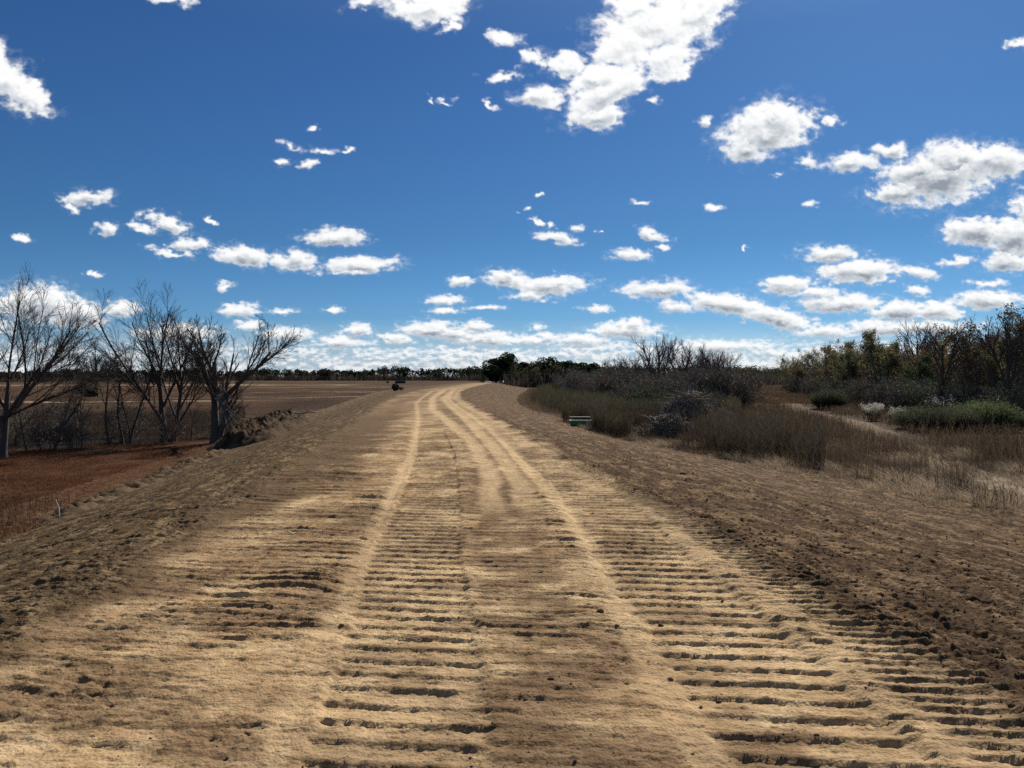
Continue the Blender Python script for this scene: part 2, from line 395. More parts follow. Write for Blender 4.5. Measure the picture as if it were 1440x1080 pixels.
    # crumbled soil on the ridges of the prints
    z += np.clip(fbm(X*17, Y*19, 2, 67, .7), -.2, 1)*.014*sst(-.1, .45, stain0+.4*br)*(1-.8*sm)*near2*(1-.7*tracks)
    crumb = sst(.05, .5, fbm(X*4.2, Y*6, 3, 62))*tracks*keep
    z += crumb*np.clip(perlin(X*34, Y*38, 63), -.3, 1)*.012*near
    z -= sm*(.012+.02*sst(9, 16, Y))
    # slopes: clods and furrows along the bank
    slope = 1-crest
    lite = sst(0, .9, u-tab(Y, (2, -3.6), (5, -3.1), (8, -2.5), (12, -2.1), (20, -1.7), (40, -1.3), (110, -1.6))+.55*wx+.4*wy+.35*br)*sst(3.3, 2.7, u+.3*wy+.25*wx)
    uf = u+.10*wx+.06*perlin(X*1.9, Y*.55, 71)
    fr = .5+.5*perlin(uf*.9, Y*.09, 72)
    furrow = (1-2*np.abs(((uf/.34) % 1)-.5)*1.0-.5)*sst(-.15, .35, perlin(uf*1.3, Y*.22, 73))
    clod = fbm(X*4.5, Y*5.2, 5, 74, .6)
    bil = fbm(X*3.1+2, s*4.5, 4, 75, .6, billow=True)
    right = sst(2.6, 3.6, u)
    edge = sst(7.0, 8.6, -u)+sst(9.6, 11.5, u)
    rough = fbm(X*11+3, Y*13, 4, 79, .62)
    grit = fbm(X*21, Y*24, 2, 80, .7)
    z += slope*(rough*.034+grit*.013)*near2+slope*(l1*.022+l2*.012+l3*.022)*near2*(1-.45*sst(2.6, 3.6, u))
    strk = fbm(uf*8.5, Y*2.1, 4, 77, .62, billow=True)
    strk2 = fbm(uf*17, Y*5.5, 3, 78, .6, billow=True)
    z += slope*(clod*.040+bil*.022*(1-.6*right)+(strk*.030+strk2*.026)*(.35+.65*right)+furrow*.040*(.35+.65*right))*(.8+.5*edge)
    z += slope*np.clip(perlin(X*9, Y*10, 76)-.45, 0, 1)*.05
    # --- colour
    big = fbm(X*.45, Y*.22, 3, 81); med = fbm(X*1.9, Y*2.6, 4, 82, .6); stain = fbm(X*.9+30, Y*1.1, 4, 84, .6)
    col = mixc(SAND, TAN*[1.05, .98, .92], sst(-.45, .35, med+.4*big))
    brown = sst(-.18, .34, stain+.55*big+.05)
    col = mixc(col, BROWN*1.25, brown*.8*(1-.75*sm))
    col = mixc(BROWN*.92, col, np.clip(lite+.55*sm, 0, 1))
    mid = sst(5.5, 11, Y)
    ridge = np.exp(-((u-2.75-.25*wx)/.62)**2)*sst(3.6, 3.0, u+.3*wy)
    col = mixc(col, SAND*1.02, ridge*.6*sst(-.6, .2, med))
    col = mixc(col, SAND, mA*.35*sst(-.3, .3, perlin(X*.7, Y*.35, 92))*(1-sm))
    col = mixc(col, BROWN*.72, mB*(.38+.5*mid)*(1-sm)*sst(-.5, .3, med)*(1-mA))
    col = mixc(col, BROWN*1.15, inner*.42*sst(-.4, .3, med))
    # dark loose soil, plus shade painted into the colour on the prints' steep side
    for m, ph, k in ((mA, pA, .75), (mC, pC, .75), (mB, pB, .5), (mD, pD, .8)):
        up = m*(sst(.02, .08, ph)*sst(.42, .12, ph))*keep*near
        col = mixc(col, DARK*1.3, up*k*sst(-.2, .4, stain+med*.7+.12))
    col = mixc(col, DARK*1.35, led*loose*crest*near*.75*sst(-.7, .0, stain+med))  # near faces of the ledges darkened in the colour, as crevice shade
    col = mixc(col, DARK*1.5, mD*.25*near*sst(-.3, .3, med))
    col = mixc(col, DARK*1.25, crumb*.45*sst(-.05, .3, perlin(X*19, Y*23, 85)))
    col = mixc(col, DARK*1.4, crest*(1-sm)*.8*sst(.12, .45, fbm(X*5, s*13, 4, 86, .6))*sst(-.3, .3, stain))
    col = mixc(col, DARK*1.6, crest*(1-.6*sm)*.55*sst(-.05, -.45, hair)*sst(-.5, .2, stain+med))  # hollows of the fine marks painted darker, like cavity shade
    col = mixc(col, SAND*1.05, sm*.7*sst(-.6, .1, med+.4*hair))
    sc = mixc(BROWN*.66, BROWN*.40, sst(-.4, .4, med+.5*big))
    sc = mixc(sc, TAN*.95, sst(.18, .6, fbm(uf*3.6, Y*1.3, 4, 88)+.40*strk2+.5*rough)*.55)
    sc = mixc(sc, DARK*1.1, sst(.15, .6, fbm(uf*4.3, Y*2.0, 4, 89))*.5)
    sc = mixc(sc, DARK*1.1, led*.5*near)  # slope ledges get the same painted crevice shade
    rim = sst(-7.6, -8.4, u+.35*wx+.25*wy)*(1-sst(32, 36, Y))
    left = u < 0
    sc = np.where(left[..., None], mixc(sc, TAN*.55, np.clip(.22+.6*med, 0, 1)*(1-.65*sst(9, 20, Y))), sc*np.array([1.0, .95, .93]))
    sc = mixc(sc, RED*.95, rim*.9)
    col = mixc(col, sc, slope)
    far = sst(18, 60, Y)
    col = mixc(col, mixc(BROWN*1.2, TAN*.85, sst(-.3, .3, fbm(X*.5, Y*.12, 3, 90))), far*.8*(1-sm)*crest)
    gone = sst(170, 260, Y)
    col = mixc(col, mixc(BROWN*1.4, TAN*.9, sst(-.3, .4, fbm(X*.2, Y*.05, 3, 91))), gone*crest*.6)
    return z, col

def grid_faces(nr, nc):
    i = np.arange(nr-1)[:, None]*nc; j = np.arange(nc-1)[None]
    a = i+j
    return np.stack([a, a+1, a+nc+1, a+nc], -1).reshape(-1, 4)

def rows(y0, y1, f):
    r = [y0]
    while r[-1] < y1: r.append(r[-1]+f(r[-1]))
    return np.array(r)

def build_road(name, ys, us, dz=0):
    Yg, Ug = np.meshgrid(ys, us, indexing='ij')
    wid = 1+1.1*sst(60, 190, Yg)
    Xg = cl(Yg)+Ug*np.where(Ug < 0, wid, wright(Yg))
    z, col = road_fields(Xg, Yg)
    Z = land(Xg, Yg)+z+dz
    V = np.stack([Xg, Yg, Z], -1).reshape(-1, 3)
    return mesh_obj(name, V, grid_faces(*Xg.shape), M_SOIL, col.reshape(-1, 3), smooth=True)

us = np.concatenate([np.arange(-9.2, -3.4, .038), np.arange(-3.4, 3.5, .0175), np.arange(3.5, 6.5, .028), np.arange(6.5, 12.6, .05)])
y_near = rows(2.3, 23.0, lambda y: max(.011, .011*(max(y, 6.5)/6.5)**1.5))
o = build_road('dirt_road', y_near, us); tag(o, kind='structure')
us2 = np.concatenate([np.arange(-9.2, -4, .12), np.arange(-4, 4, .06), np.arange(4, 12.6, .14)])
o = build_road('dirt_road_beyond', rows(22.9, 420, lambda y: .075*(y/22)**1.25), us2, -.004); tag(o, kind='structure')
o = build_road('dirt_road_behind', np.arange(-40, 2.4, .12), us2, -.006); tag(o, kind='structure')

def field_color(X, Y, side):
    u = X-cl(Y)
    n1 = fbm(X*.11, Y*.11, 4, 101); n2 = fbm(X*.9, Y*.9, 4, 102); n3 = fbm(X*.02, Y*.035, 4, 103)
    if side < 0:
        base = mixc(np.array([.050, .030, .018]), np.array([.105, .066, .038]), sst(-.3, .4, n1+.4*n2))
        base = mixc(base, RED*.9, sst(-.25, .3, fbm(X*.05, Y*.04, 3, 104))*.6*sst(30, 60, Y))
        red = sst(36, 33, Y+ (X+14)*-.55+1.2*n2)
        base = mixc(base, RED*.8, red)
        yb = Y+(X+14)*-.55-35.5                         # dark litter under the tree row
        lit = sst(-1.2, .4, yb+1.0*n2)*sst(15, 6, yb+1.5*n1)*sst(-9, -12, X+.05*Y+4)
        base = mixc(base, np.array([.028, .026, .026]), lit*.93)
        dark_patch = sst(62, 70, Y)*sst(100, 84, Y)*sst(-30, -20, X)*sst(-8, -13, u)  # darker patch of field left of the embankment
        base = mixc(base, np.array([.035, .025, .022]), dark_patch*.75*sst(-.4, .2, n2+n1))
        for y0, w, k, x0, x1 in ((96, 2.6, .8, -75, -36), (112, 5, .35, -50, -20), (150, 6, .4, -60, -16), (290, 26, .85, -220, -62), (230, 9, .35, -110, -30)):
            d = np.abs(Y-y0-(X+50)*.06-5*n3-1.0*n1); m = (1-sst(w*.4, w, d))*sst(x0-8, x0+8, X)*sst(x1+8, x1-8, X)
            base = mixc(base, np.array([.50, .37, .25]), m*k*sst(-.5, .1, n1+.5*n2))
        base = mixc(base, np.array([.14, .088, .047]), sst(120, 260, Y)*.5*sst(-.3, .3, n3*2+n1))
    else:
        base = mixc(np.array([.085, .060, .040]), np.array([.14, .10, .066]), sst(-.3, .4, n1+.5*n2))
        base = mixc(base, np.array([.23, .17, .11]), sst(11.5, 13, u)*sst(30, 22, Y+.4*X)*.7)
        base = mixc(base, np.array([.045, .040, .032]), sst(30, 42, X)*.8)
    return base

def build_field(name, side):
    ys = np.concatenate([np.arange(-80, 2, 2.0), rows(2, 6000, lambda y: max(.14, y*.011))])
    us_ = [8.6 if side < 0 else 11.9]
    while us_[-1] < 5200: us_.append(us_[-1]+max(.14, (us_[-1]-8)*.022))
    us_ = np.array(us_)
    Yg, Ug = np.meshgrid(ys, us_, indexing='ij')
    wid = 1+1.1*sst(60, 190, Yg)
    wid = wid if side < 0 else wright(Yg)
    a = Ug[0, 0]
    Xg = cl(Yg)+side*(Ug-a+a*wid)
    n = fbm(Xg*1.7, Yg*1.7, 4, 111)*.05+fbm(Xg*.4, Yg*.4, 3, 112)*.08
    edge = sst(0, 1.0, Ug-a)
    Z = land(Xg, Yg)+n*edge*(1+Ug/200)-.03*(1-edge)
    V = np.stack([Xg, Yg, Z], -1).reshape(-1, 3)
    F = grid_faces(*Xg.shape)
    if side < 0: F = F[:, ::-1]
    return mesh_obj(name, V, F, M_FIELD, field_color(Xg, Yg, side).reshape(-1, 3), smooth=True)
tag(build_field('field', -1), kind='structure')
tag(build_field('ground', 1), kind='structure')

# sandy two-track path through the weeds on the right
pp = np.array([(6, 9.6), (12, 11.0), (17, 12.2), (24, 14.2), (33, 17.2), (52, 22.5), (104, 35), (125, 40.5)])
ys = rows(6, 125, lambda y: .05+y*.012); vs = np.linspace(-1, 1, 15)
Yg, Vg = np.meshgrid(ys, vs, indexing='ij')
hwid = .62+.008*Yg
Xg = np.interp(Yg, pp[:, 0], pp[:, 1])+Vg*hwid+.25*perlin(Yg*.3, Vg*0, 3)
Z = land(Xg, Yg)+.035-.06*Vg**4+.03*fbm(Xg*3, Yg*3, 3, 5)
tag(mesh_obj('path', np.stack([Xg, Yg, Z], -1).reshape(-1, 3), grid_faces(*Xg.shape), M_SOIL,
    mixc(mixc(np.array([.50, .40, .30]), np.array([.20, .145, .092]), sst(15, 28, Yg))*(1-.45*sst(45, 80, Yg))[..., None], np.array([.17, .125, .08]), sst(-.3, .4, fbm(Xg*1.5, Yg*.9, 3, 6)+.3*np.abs(Vg))).reshape(-1, 3), smooth=True), kind='structure')
def path_x(Y): return np.interp(Y, pp[:, 0], pp[:, 1])
# ------------------------------------------------------------------ trees
BK = np.array([.078, .061, .048])
def grow(rg, stems, lv, twig=.011):
    """lv: per level dict(n, len, ang, up, gn, seg, tmin). returns [(points, radii, level)]"""
    out = []
    def branch(p, d, Ln, r, l):
        q = lv[l]; n = q['seg']; pts = [p]; dirs = [d]
        for i in range(n):
            d = d+rg.normal(0, q['gn'], 3)+np.array([0, 0, q['up']]); d = d/np.linalg.norm(d)
            pts.append(pts[-1]+d*Ln/n); dirs.append(d)
        last = l == len(lv)-1
        rr = r*(1-np.linspace(0, 1, n+1)*(.55 if not last else .6)); rr = np.maximum(rr, twig*(.6 if last else 1))
        out.append((np.array(pts), rr, l))
        if last: return
        c = lv[l+1]; k = max(1, int(round(c['n']*rg.uniform(.8, 1.2)))); a0 = rg.uniform(0, 6.28)
        for j in range(k):
            t = c['tmin']+(1-c['tmin'])*(j+rg.uniform(.2, .9))/k; t = min(t, .99)
            f = t*n; i = min(int(f), n-1); pp = pts[i]+(pts[i+1]-pts[i])*(f-i)
            dd = dirs[i+1]; az = a0+j*2.4+rg.normal(0, .5)
            e = np.cross(dd, [0.3, .1, 1]); e /= np.linalg.norm(e)+1e-6; g2 = np.cross(dd, e)
            ang = c['ang']*rg.uniform(.65, 1.3)
            nd = dd*math.cos(ang)+(e*math.cos(az)+g2*math.sin(az))*math.sin(ang)
            rl = rr[i]*rg.uniform(.42, .62)
            branch(pp, nd/np.linalg.norm(nd), Ln*c['len']*(1.15-.5*t)*rg.uniform(.75, 1.25), rl, l+1)
    for (p, d, Ln, r) in stems:
        d = np.array(d, float); branch(np.array(p, float), d/np.linalg.norm(d), Ln, r, 0)
    return out

def wood(g, br, lo, hi, col=BK, rg=rng, thick=1.0):
    for pts, rr, l in br:
        if lo <= l <= hi:
            tube(g, pts, rr*thick*(1 if l < 2 else .8), (9, 6, 4, 3, 3, 3)[min(l, 5)], col*rg.uniform(.75, 1.3))

def flare(br):
    """root flare on trunks"""
    for pts, rr, l in br:
        if l == 0: rr[0] *= 1.45; rr[1] *= 1.08

def bare_tree(label, loc, seed, stems, lv, cat='tree', group=None, twig=.0075, rz=0, col=BK, s=1):
    rg = np.random.default_rng(seed); br = grow(rg, stems, lv, twig); flare(br)
    t = tag(empty('bare_tree', loc, rz, s), label, cat, group)
    g = Geo(); wood(g, br, 0, 0, col, rg); g.obj('trunk', M_BARK, t, True)
    g = Geo(); wood(g, br, 1, 9, col, rg); g.obj('branches', M_BARK, t)
    return t, br

def put(px, py, dz=-.12):
    x, y = at(px, py); return (x, y, ground_z(x, y)+dz)

vase = [dict(seg=7, gn=.03, up=.02), dict(n=5, len=1.45, ang=.46, up=.05, gn=.035, seg=8, tmin=.3), dict(n=10, len=.40, ang=.52, up=.03, gn=.05, seg=6, tmin=.15),
        dict(n=8, len=.50, ang=.5, up=.01, gn=.06, seg=4, tmin=.1), dict(n=5, len=.50, ang=.45, up=.01, gn=.07, seg=3, tmin=.15)]
bare_tree('tall vase-shaped leafless tree with twin trunks standing in the middle of the left tree row', put(232, 621), 3,
          [((0, 0, 0), (-.10, 0, 1), 3.1, .155), ((.30, .1, 0), (.16, 0, 1), 3.0, .13), ((.42, 0, .7), (.55, -.1, .85), 1.8, .06), ((-.05, 0, .9), (-.62, 0, .78), 1.8, .055)], vase)
vase2 = [dict(seg=8, gn=.04, up=.0), dict(n=7, len=.72, ang=.55, up=.04, gn=.06, seg=7, tmin=.25), dict(n=8, len=.45, ang=.5, up=.03, gn=.07, seg=5, tmin=.15),
         dict(n=6, len=.48, ang=.5, up=.02, gn=.08, seg=4, tmin=.15), dict(n=4, len=.5, ang=.5, up=.0, gn=.08, seg=3, tmin=.2)]
bare_tree('lopsided leafless tree with a long limb reaching right, beside the earth mound', put(303, 624), 12,
          [((0, 0, 0), (-.06, 0, 1), 3.7, .20), ((.15, 0, .2), (.17, 0, 1), 2.1, .14), ((.34, 0, 2.1), (.85, -.1, .72), 3.0, .10), ((0, 0, 2.0), (-.35, 0, .9), 2.4, .07)], vase2)
bare_tree('largest leafless tree, dark and spreading, cut by the left edge', put(2, 642), 21,
          [((0, 0, 0), (.04, 0, 1), 3.6, .19), ((.1, 0, 1.9), (.65, -.1, .8), 2.9, .11), ((0, 0, 1.6), (-.7, .1, .8), 2.9, .11), ((.1, 0, 2.0), (.95, 0, .35), 2.6, .07)], vase, s=.80)
spr = [dict(seg=7, gn=.05, up=.02), dict(n=9, len=.5, ang=.5, up=.05, gn=.06, seg=5, tmin=.25), dict(n=8, len=.5, ang=.5, up=.03, gn=.08, seg=4, tmin=.15), dict(n=6, len=.5, ang=.5, up=.0, gn=.08, seg=3, tmin=.15)]
# distant one in the open field
x, y = -66.0, 122.0
bare_tree('distant leafless tree in the open field, seen in the gap left of the twin-trunk tree', (x, y, ground_z(x, y)-.1), 31,
          [((0, 0, 0), (0, 0, 1), 6.2, .30), ((.2, 0, 2.6), (.5, 0, .8), 4.0, .13), ((0, 0, 2.8), (-.5, 0, .8), 4, .13)], spr, twig=.03, s=1.0)
# saplings between the trees
sap = [dict(seg=8, gn=.07, up=.03), dict(n=6, len=.36, ang=.6, up=.06, gn=.14, seg=4, tmin=.4), dict(n=5, len=.45, ang=.6, up=.03, gn=.14, seg=3, tmin=.2), dict(n=3, len=.5, ang=.6, up=0, gn=.14, seg=2, tmin=.2)]
SAPL = [(153, 627, 'single bent sapling left of the twin stems', [((0, 0, 0), (.0, 0, 1), 3.6, .055)]),
        (173, 624, 'pair of thin upright saplings left of the tall vase-shaped tree', [((0, 0, 0), (-.03, 0, 1), 3.4, .05), ((.22, .1, 0), (.16, 0, 1), 3.5, .05)]),
        (184, 622, 'slender sapling right of the paired stems', [((0, 0, 0), (.05, 0, 1), 2.9, .035)]),
        (82, 622, 'stubby forked sapling leaning right with a broken top', [((0, 0, 0), (-.02, 0, 1), 2.2, .085), ((.0, 0, .75), (.7, 0, .75), 2.0, .06)]),
        (114, 632, 'thin crooked sapling between the forked one and the bent one', [((0, 0, 0), (.05, 0, 1), 2.2, .035)]),
        (37, 632, 'thin upright sapling beside the largest tree', [((0, 0, 0), (-.04, 0, 1), 2.4, .04)]),
        (268, 617, 'low twiggy sapling between the two biggest trees right of centre row', [((0, 0, 0), (.12, 0, 1), 1.6, .03)]),
        (99, 617, 'slim sapling with few side twigs behind the forked sapling', [((0, 0, 0), (.1, 0, 1), 2.0, .025)])]
for i, (px, py, lab, st_) in enumerate(SAPL):
    t, _ = bare_tree('leafless '+lab, put(px, py), 60+i, st_, sap, 'sapling'); t.name = 'sapling'

# low bare thickets on the left: three kinds, copied
shr = [dict(seg=5, gn=.16, up=.03), dict(n=6, len=.5, ang=.7, up=.02, gn=.2, seg=4, tmin=.1), dict(n=5, len=.55, ang=.7, up=.0, gn=.2, seg=3, tmin=.1), dict(n=3, len=.5, ang=.8, up=.0, gn=.2, seg=2, tmin=.1)]
def shrub_proto(name, seed, h, nst, col, leafcol=None, nleaf=0, spread=.55, twig=.008, lsize=.05):
    rg = np.random.default_rng(seed)
    st = []
    for k in range(nst):
        a = rg.uniform(0, 6.28); st.append(((math.cos(a)*.2, math.sin(a)*.2, 0), (math.cos(a)*spread*rg.uniform(.2, 1), math.sin(a)*spread*rg.uniform(.2, 1), 1), h*rg.uniform(.6, .95), .022))
    br = grow(rg, st, shr, twig)
    t = empty(name, (0, 0, -50))
    g = Geo(); wood(g, br, 0, 9, col, rg); g.obj('stems', M_BARK, t)
    if nleaf:
        T = np.concatenate([b[0][1:] for b in br if b[2] >= 2]); P = T[rg.integers(0, len(T), nleaf)]+rg.normal(0, .06, (nleaf, 3))
        g = Geo(); leaves(g, P, rg.uniform(.5, 1.2, nleaf)*lsize, jit(leafcol, nleaf, .3, rg), rg); g.obj('foliage', M_LEAF, t)
    return t
def scatter_copies(protos, spots, label, cat, group, smin=.8, smax=1.25, rg=None, labels=None):
    rg = rg or np.random.default_rng(5)
    used = set()
    for i, (x, y) in enumerate(spots):
        k = int(rg.integers(len(protos))); p = protos[k]
        o = p if k not in used else copy_tree(p); used.add(k)
        s = rg.uniform(smin, smax)
        o.location = (x, y, ground_z(x, y)-.06); o.rotation_euler[2] = rg.uniform(0, 6.28); o.scale = (s, s, s*rg.uniform(.9, 1.15))
        tag(o, labels[k] if labels else label, cat, group)
    for k, p in enumerate(protos):
        if k not in used:
            for ch in list(p.children): D.objects.remove(ch)
            D.objects.remove(p)
rgs = np.random.default_rng(77)
pr = [shrub_proto('bare_shrub', 200+i, 1.5, 9, np.array([.12, .095, .075])*(1+.3*i), (.15, .09, .055), (0, 260, 420)[i], .6, lsize=.035) for i in range(3)]
spots = []
for k in range(30):
    px = rgs.uniform(-60, 130) if k < 23 else rgs.uniform(150, 330); py = rgs.uniform(592, 634)-max(0, px)*.03
    spots.append(at(px, py))
scatter_copies(pr, spots, None, 'shrub', 'leafless scrub under the left tree row', .6, 1.25, rgs,
    ['grey leafless twiggy shrub in the scrub below the left tree row', 'brownish twiggy shrub with a few dead leaves in the scrub below the left tree row', 'pale dead-leaved shrub in the scrub below the left tree row'])

# ------------------------------------------------------------------ right hand wood
wd = [dict(seg=7, gn=.07, up=.02), dict(n=8, len=.55, ang=.55, up=.07, gn=.11, seg=6, tmin=.22), dict(n=7, len=.45, ang=.6, up=.04, gn=.13, seg=4, tmin=.15), dict(n=5, len=.5, ang=.65, up=.01, gn=.14, seg=3, tmin=.1)]
def wood_proto(seed, h, leafcol, nleaf, nst=2, col=BK*1.5, lsize=.085, twig=.013, lowleaf=False):
    rg = np.random.default_rng(seed); st = []
    for k in range(nst):
        a = rg.uniform(0, 6.28); st.append(((math.cos(a)*.25, math.sin(a)*.25, 0), (math.cos(a)*.22, math.sin(a)*.22, 1), h*rg.uniform(.72, .92), .10))
    br = grow(rg, st, wd, twig); flare(br)
    t = empty('leafless_tree' if not nleaf else 'leafy_tree', (0, 0, -60))
    g = Geo(); wood(g, br, 0, 0, col, rg); g.obj('trunk', M_BARK, t, True)
    g = Geo(); wood(g, br, 1, 9, col*1.1, rg); g.obj('branches', M_BARK, t)
    if nleaf:
        T = np.concatenate([b[0][1:] for b in br if b[2] >= 2])
        # clumps: some twigs carry many leaves and some none
        wgt = np.clip(fbm(T[:, 0]*.9+seed, T[:, 2]*.9+T[:, 1]*.6, 2, seed)+.25, 0, 1)**1.3+.01; wgt /= wgt.sum()
        P = T[rg.choice(len(T), nleaf, p=wgt)]+rg.normal(0, .13, (nleaf, 3)); P[:, 2] = np.maximum(P[:, 2], .1)
        g = Geo(); leaves(g, P, rg.uniform(.6, 1.3, nleaf)*lsize, jit(leafcol, nleaf, .35, rg), rg); g.obj('crown', M_LEAF, t)
    return t
GB = np.array([.14, .118, .10])
protos = [wood_proto(301, 6.0, (.21, .19, .095), 5600), wood_proto(302, 6.6, (.20, .135, .08), 4400), wood_proto(303, 6.4, None, 0, 3, GB),
          wood_proto(304, 5.6, (.10, .12, .06), 6500), wood_proto(305, 7.0, (.25, .22, .10), 4000), wood_proto(306, 5.4, None, 0, 4, GB*1.15),
          wood_proto(307, 6.0, (.14, .09, .055), 3400, 3)]
labs = ['olive-leaved tree in the wood on the right', 'brown-leaved tree in the wood on the right', 'grey leafless tree of the wood on the right', 'dark green leafy tree in the wood on the right',
        'yellowish sparse-leaved tree in the wood on the right', 'pale many-stemmed leafless tree in the wood on the right', 'rusty brown thin-leaved tree in the wood on the right']
front = np.array([(30, 32), (31.5, 40), (31.5, 48), (31, 56), (32.5, 66), (36, 80), (41, 98), (47, 120), (53, 145), (60, 170)])
spots = []; rgw = np.random.default_rng(9)
for row, n in ((0, 34), (3.5, 30), (8, 26), (14, 18)):
    for k in range(n):
        yy = 30+140*((k+rgw.uniform(.0, .9))/n)**1.25
        xx = np.interp(yy, front[:, 1], front[:, 0])+row+2.5+rgw.uniform(-1.2, 1.6)
        spots.append((xx, yy))
scatter_copies(protos, spots, None, 'tree', 'trees of the wood on the right', .72, 1.08, rgw, labs)
rgw = np.random.default_rng(10)
pu = [shrub_proto('undergrowth_shrub', 330+i, 2.3, 12, GB*1.3, c, 1200, .6, .012, .06) for i, c in enumerate(((.18, .135, .085), (.16, .135, .11), (.10, .13, .065)))]
spots = []
for k in range(110):
    yy = 30+135*(k+rgw.uniform(0, .9))/110*(.4+.6*k/110)+0; xx = np.interp(yy, front[:, 1], front[:, 0])+rgw.uniform(-.9, 3.2); spots.append((xx, yy))
scatter_copies(pu, spots, None, 'shrub', 'undergrowth along the edge of the right wood', .8, 1.35, rgw,
    ['brown-leaved undergrowth shrub at the edge of the right wood', 'grey twiggy undergrowth shrub at the edge of the right wood', 'dark green undergrowth shrub at the edge of the right wood'])
# taller single trees over the wood
bare_tree('tallest leafless tree rising above the wood at the right edge', (31.5, 49, -1.35), 41, [((0, 0, 0), (.05, 0, 1), 5.2, .16), ((.2, 0, 2), (.35, 0, 1), 4.2, .10), ((0, 0, 2.4), (-.3, 0, 1), 3.6, .09)], spr, twig=.016)
bare_tree('slim leafless tree just left of the tallest one above the right wood', (31.2, 56, -1.35), 42, [((0, 0, 0), (-.05, 0, 1), 5.4, .13), ((.1, 0, 2), (.3, 0, 1), 3.9, .08)], spr, twig=.016)
bare_tree('leafless crown poking above the middle of the right wood', (40, 76, -1.35), 43, [((0, 0, 0), (0, 0, 1), 6.2, .15), ((.1, 0, 2), (.3, 0, 1), 4.6, .09)], spr, twig=.02)
# bare trees over the brush pile
for i, (px, Y, sc_, lab) in enumerate(((925, 96, 1.28, 'broad leafless tree behind the brush pile, tallest of the middle clump'), (962, 99, 1.18, 'dense leafless tree in the middle of the clump behind the brush pile'),
        (992, 97, 1.05, 'reddish twiggy leafless tree right of the clump centre'), (1034-40+8, 106, .95, 'narrow leafless tree close behind the reddish one'), (1008, 92, .95, 'rightmost small spreading leafless tree of the middle clump'), (868, 112, .9, 'small thin leafless tree left of the middle clump'), (893, 108, .95, 'feathery leafless tree at the left end of the middle clump'))):
    x = (px-720)/1080*Y
    bare_tree(lab, (x, Y, ground_z(x, Y)-.1), 80+i, [((0, 0, 0), (0, 0, 1), 5.0, .17), ((.2, 0, 1.2), (.4, 0, 1), 4.2, .11), ((0, 0, 1.4), (-.42, 0, 1), 4.2, .11), ((0, .1, 1.1), (.1, .3, 1), 4.0, .09)], spr, twig=.014, s=sc_, col=GB if i != 2 else GB*[1.15, .9, .85])

# shrub belt between the bank and the far wood
rgw = np.random.default_rng(14)
pb = [shrub_proto('belt_shrub', 350+i, 1.9, 13, GB*.9, c, n, .55, .010, .05) for i, (c, n) in enumerate((((.13, .13, .06), 1300), ((.12, .095, .068), 700), ((.085, .11, .045), 1500), ((.17, .15, .10), 500)))]
spots = []
for k in range(150):
    Y = 43+120*rgw.random()**1.6; x0 = cl(Y)+13+.03*Y; x1 = (1035-720)/1080*Y-1.0 if Y > 55 else (940-720)/1080*Y
    spots.append((rgw.uniform(x0, max(x0+2, x1)), Y))
scatter_copies(pb, spots, None, 'shrub', 'shrubs of the belt between the embankment and the far wood', .6, 1.15, rgw,
    ['olive-leaved shrub in the belt right of the embankment', 'brownish twiggy shrub in the belt right of the embankment', 'dull green shrub in the belt right of the embankment', 'pale straw-tipped shrub in the belt right of the embankment'])

rgw = np.random.default_rng(15)
pt = [shrub_proto('thicket_shrub', 370+i, 2.7, 14, GB*c, lc, n, .42, .013, .07) for i, (c, lc, n) in enumerate(((1.4, (.19, .15, .105), 700), (1.6, (.16, .14, .09), 300), (1.2, (.17, .12, .08), 1100)))]
spots = []
for k in range(150):
    Y = 62+135*rgw.random()**1.2; lo = (785+70*sst(110, 60, Y)-30*sst(120, 190, Y)-720)/1080*Y; spots.append((rgw.uniform(max(lo, cl(Y)+14), (1075-720)/1080*Y-1.5), Y))
scatter_copies(pt, spots, None, 'shrub', 'tall grey-brown thicket between the road bend and the right wood', .75, 1.45, rgw,
    ['tall grey-brown twiggy shrub of the middle thicket', 'tall pale grey leafless shrub of the middle thicket', 'tall rusty brown-leaved shrub of the middle thicket'])

# evergreen trees at the road bend
def evergreen(label, px, Y, h, wdt, seed, n=9000, col=(.030, .046, .020)):
    rg = np.random.default_rng(seed); x = (px-720)/1080*Y
    t = tag(empty('evergreen_tree', (x, Y, ground_z(x, Y)-.2)), label, 'tree')
    g = Geo(); tube(g, [(0, 0, 0), (.1, 0, h*.4), (0, .1, h*.85)], [.3, .2, .07], 8, BK); g.obj('trunk', M_BARK, t, True)
    K = 46; c = np.stack([rg.normal(0, wdt*.28, K), rg.normal(0, wdt*.28, K), rg.uniform(.12, .93, K)*h], 1)
    c[:, :2] *= (1.25-.8*np.abs(c[:, 2:]/h-.42))
    r = rg.uniform(.10, .2, K)*wdt
    i = rg.integers(0, K, n); d = unit(rg.normal(size=(n, 3)))*rg.uniform(.55, 1.0, (n, 1))**.5
    P = c[i]+d*r[i][:, None]*[1, 1, .8]
    g = Geo(); leaves(g, P, rg.uniform(.14, .32, n), jit(col, n, .35, rg), rg); g.obj('crown', M_LEAF, t)
evergreen('dark evergreen tree beside the bend of the dirt road, leftmost and tallest', 712, 235, 9.2, 10.5, 1, 15000)
evergreen('small dark evergreen at the left foot of the tallest evergreen', 697, 238, 7.4, 6.0, 2, 6500)
evergreen('rounded dark tree standing second right of the road bend', 768, 220, 8.6, 10, 3, 13000)
evergreen('low dark tree between the two largest evergreens', 741, 228, 7.4, 9, 4, 9000, (.035, .038, .02))
evergreen('paired dark tree third right of the road bend', 803, 215, 7.6, 8, 5, 8000)
evergreen('small rounded dark tree left of the middle bare clump', 824, 215, 7.2, 6, 6, 6000, (.03, .04, .02))
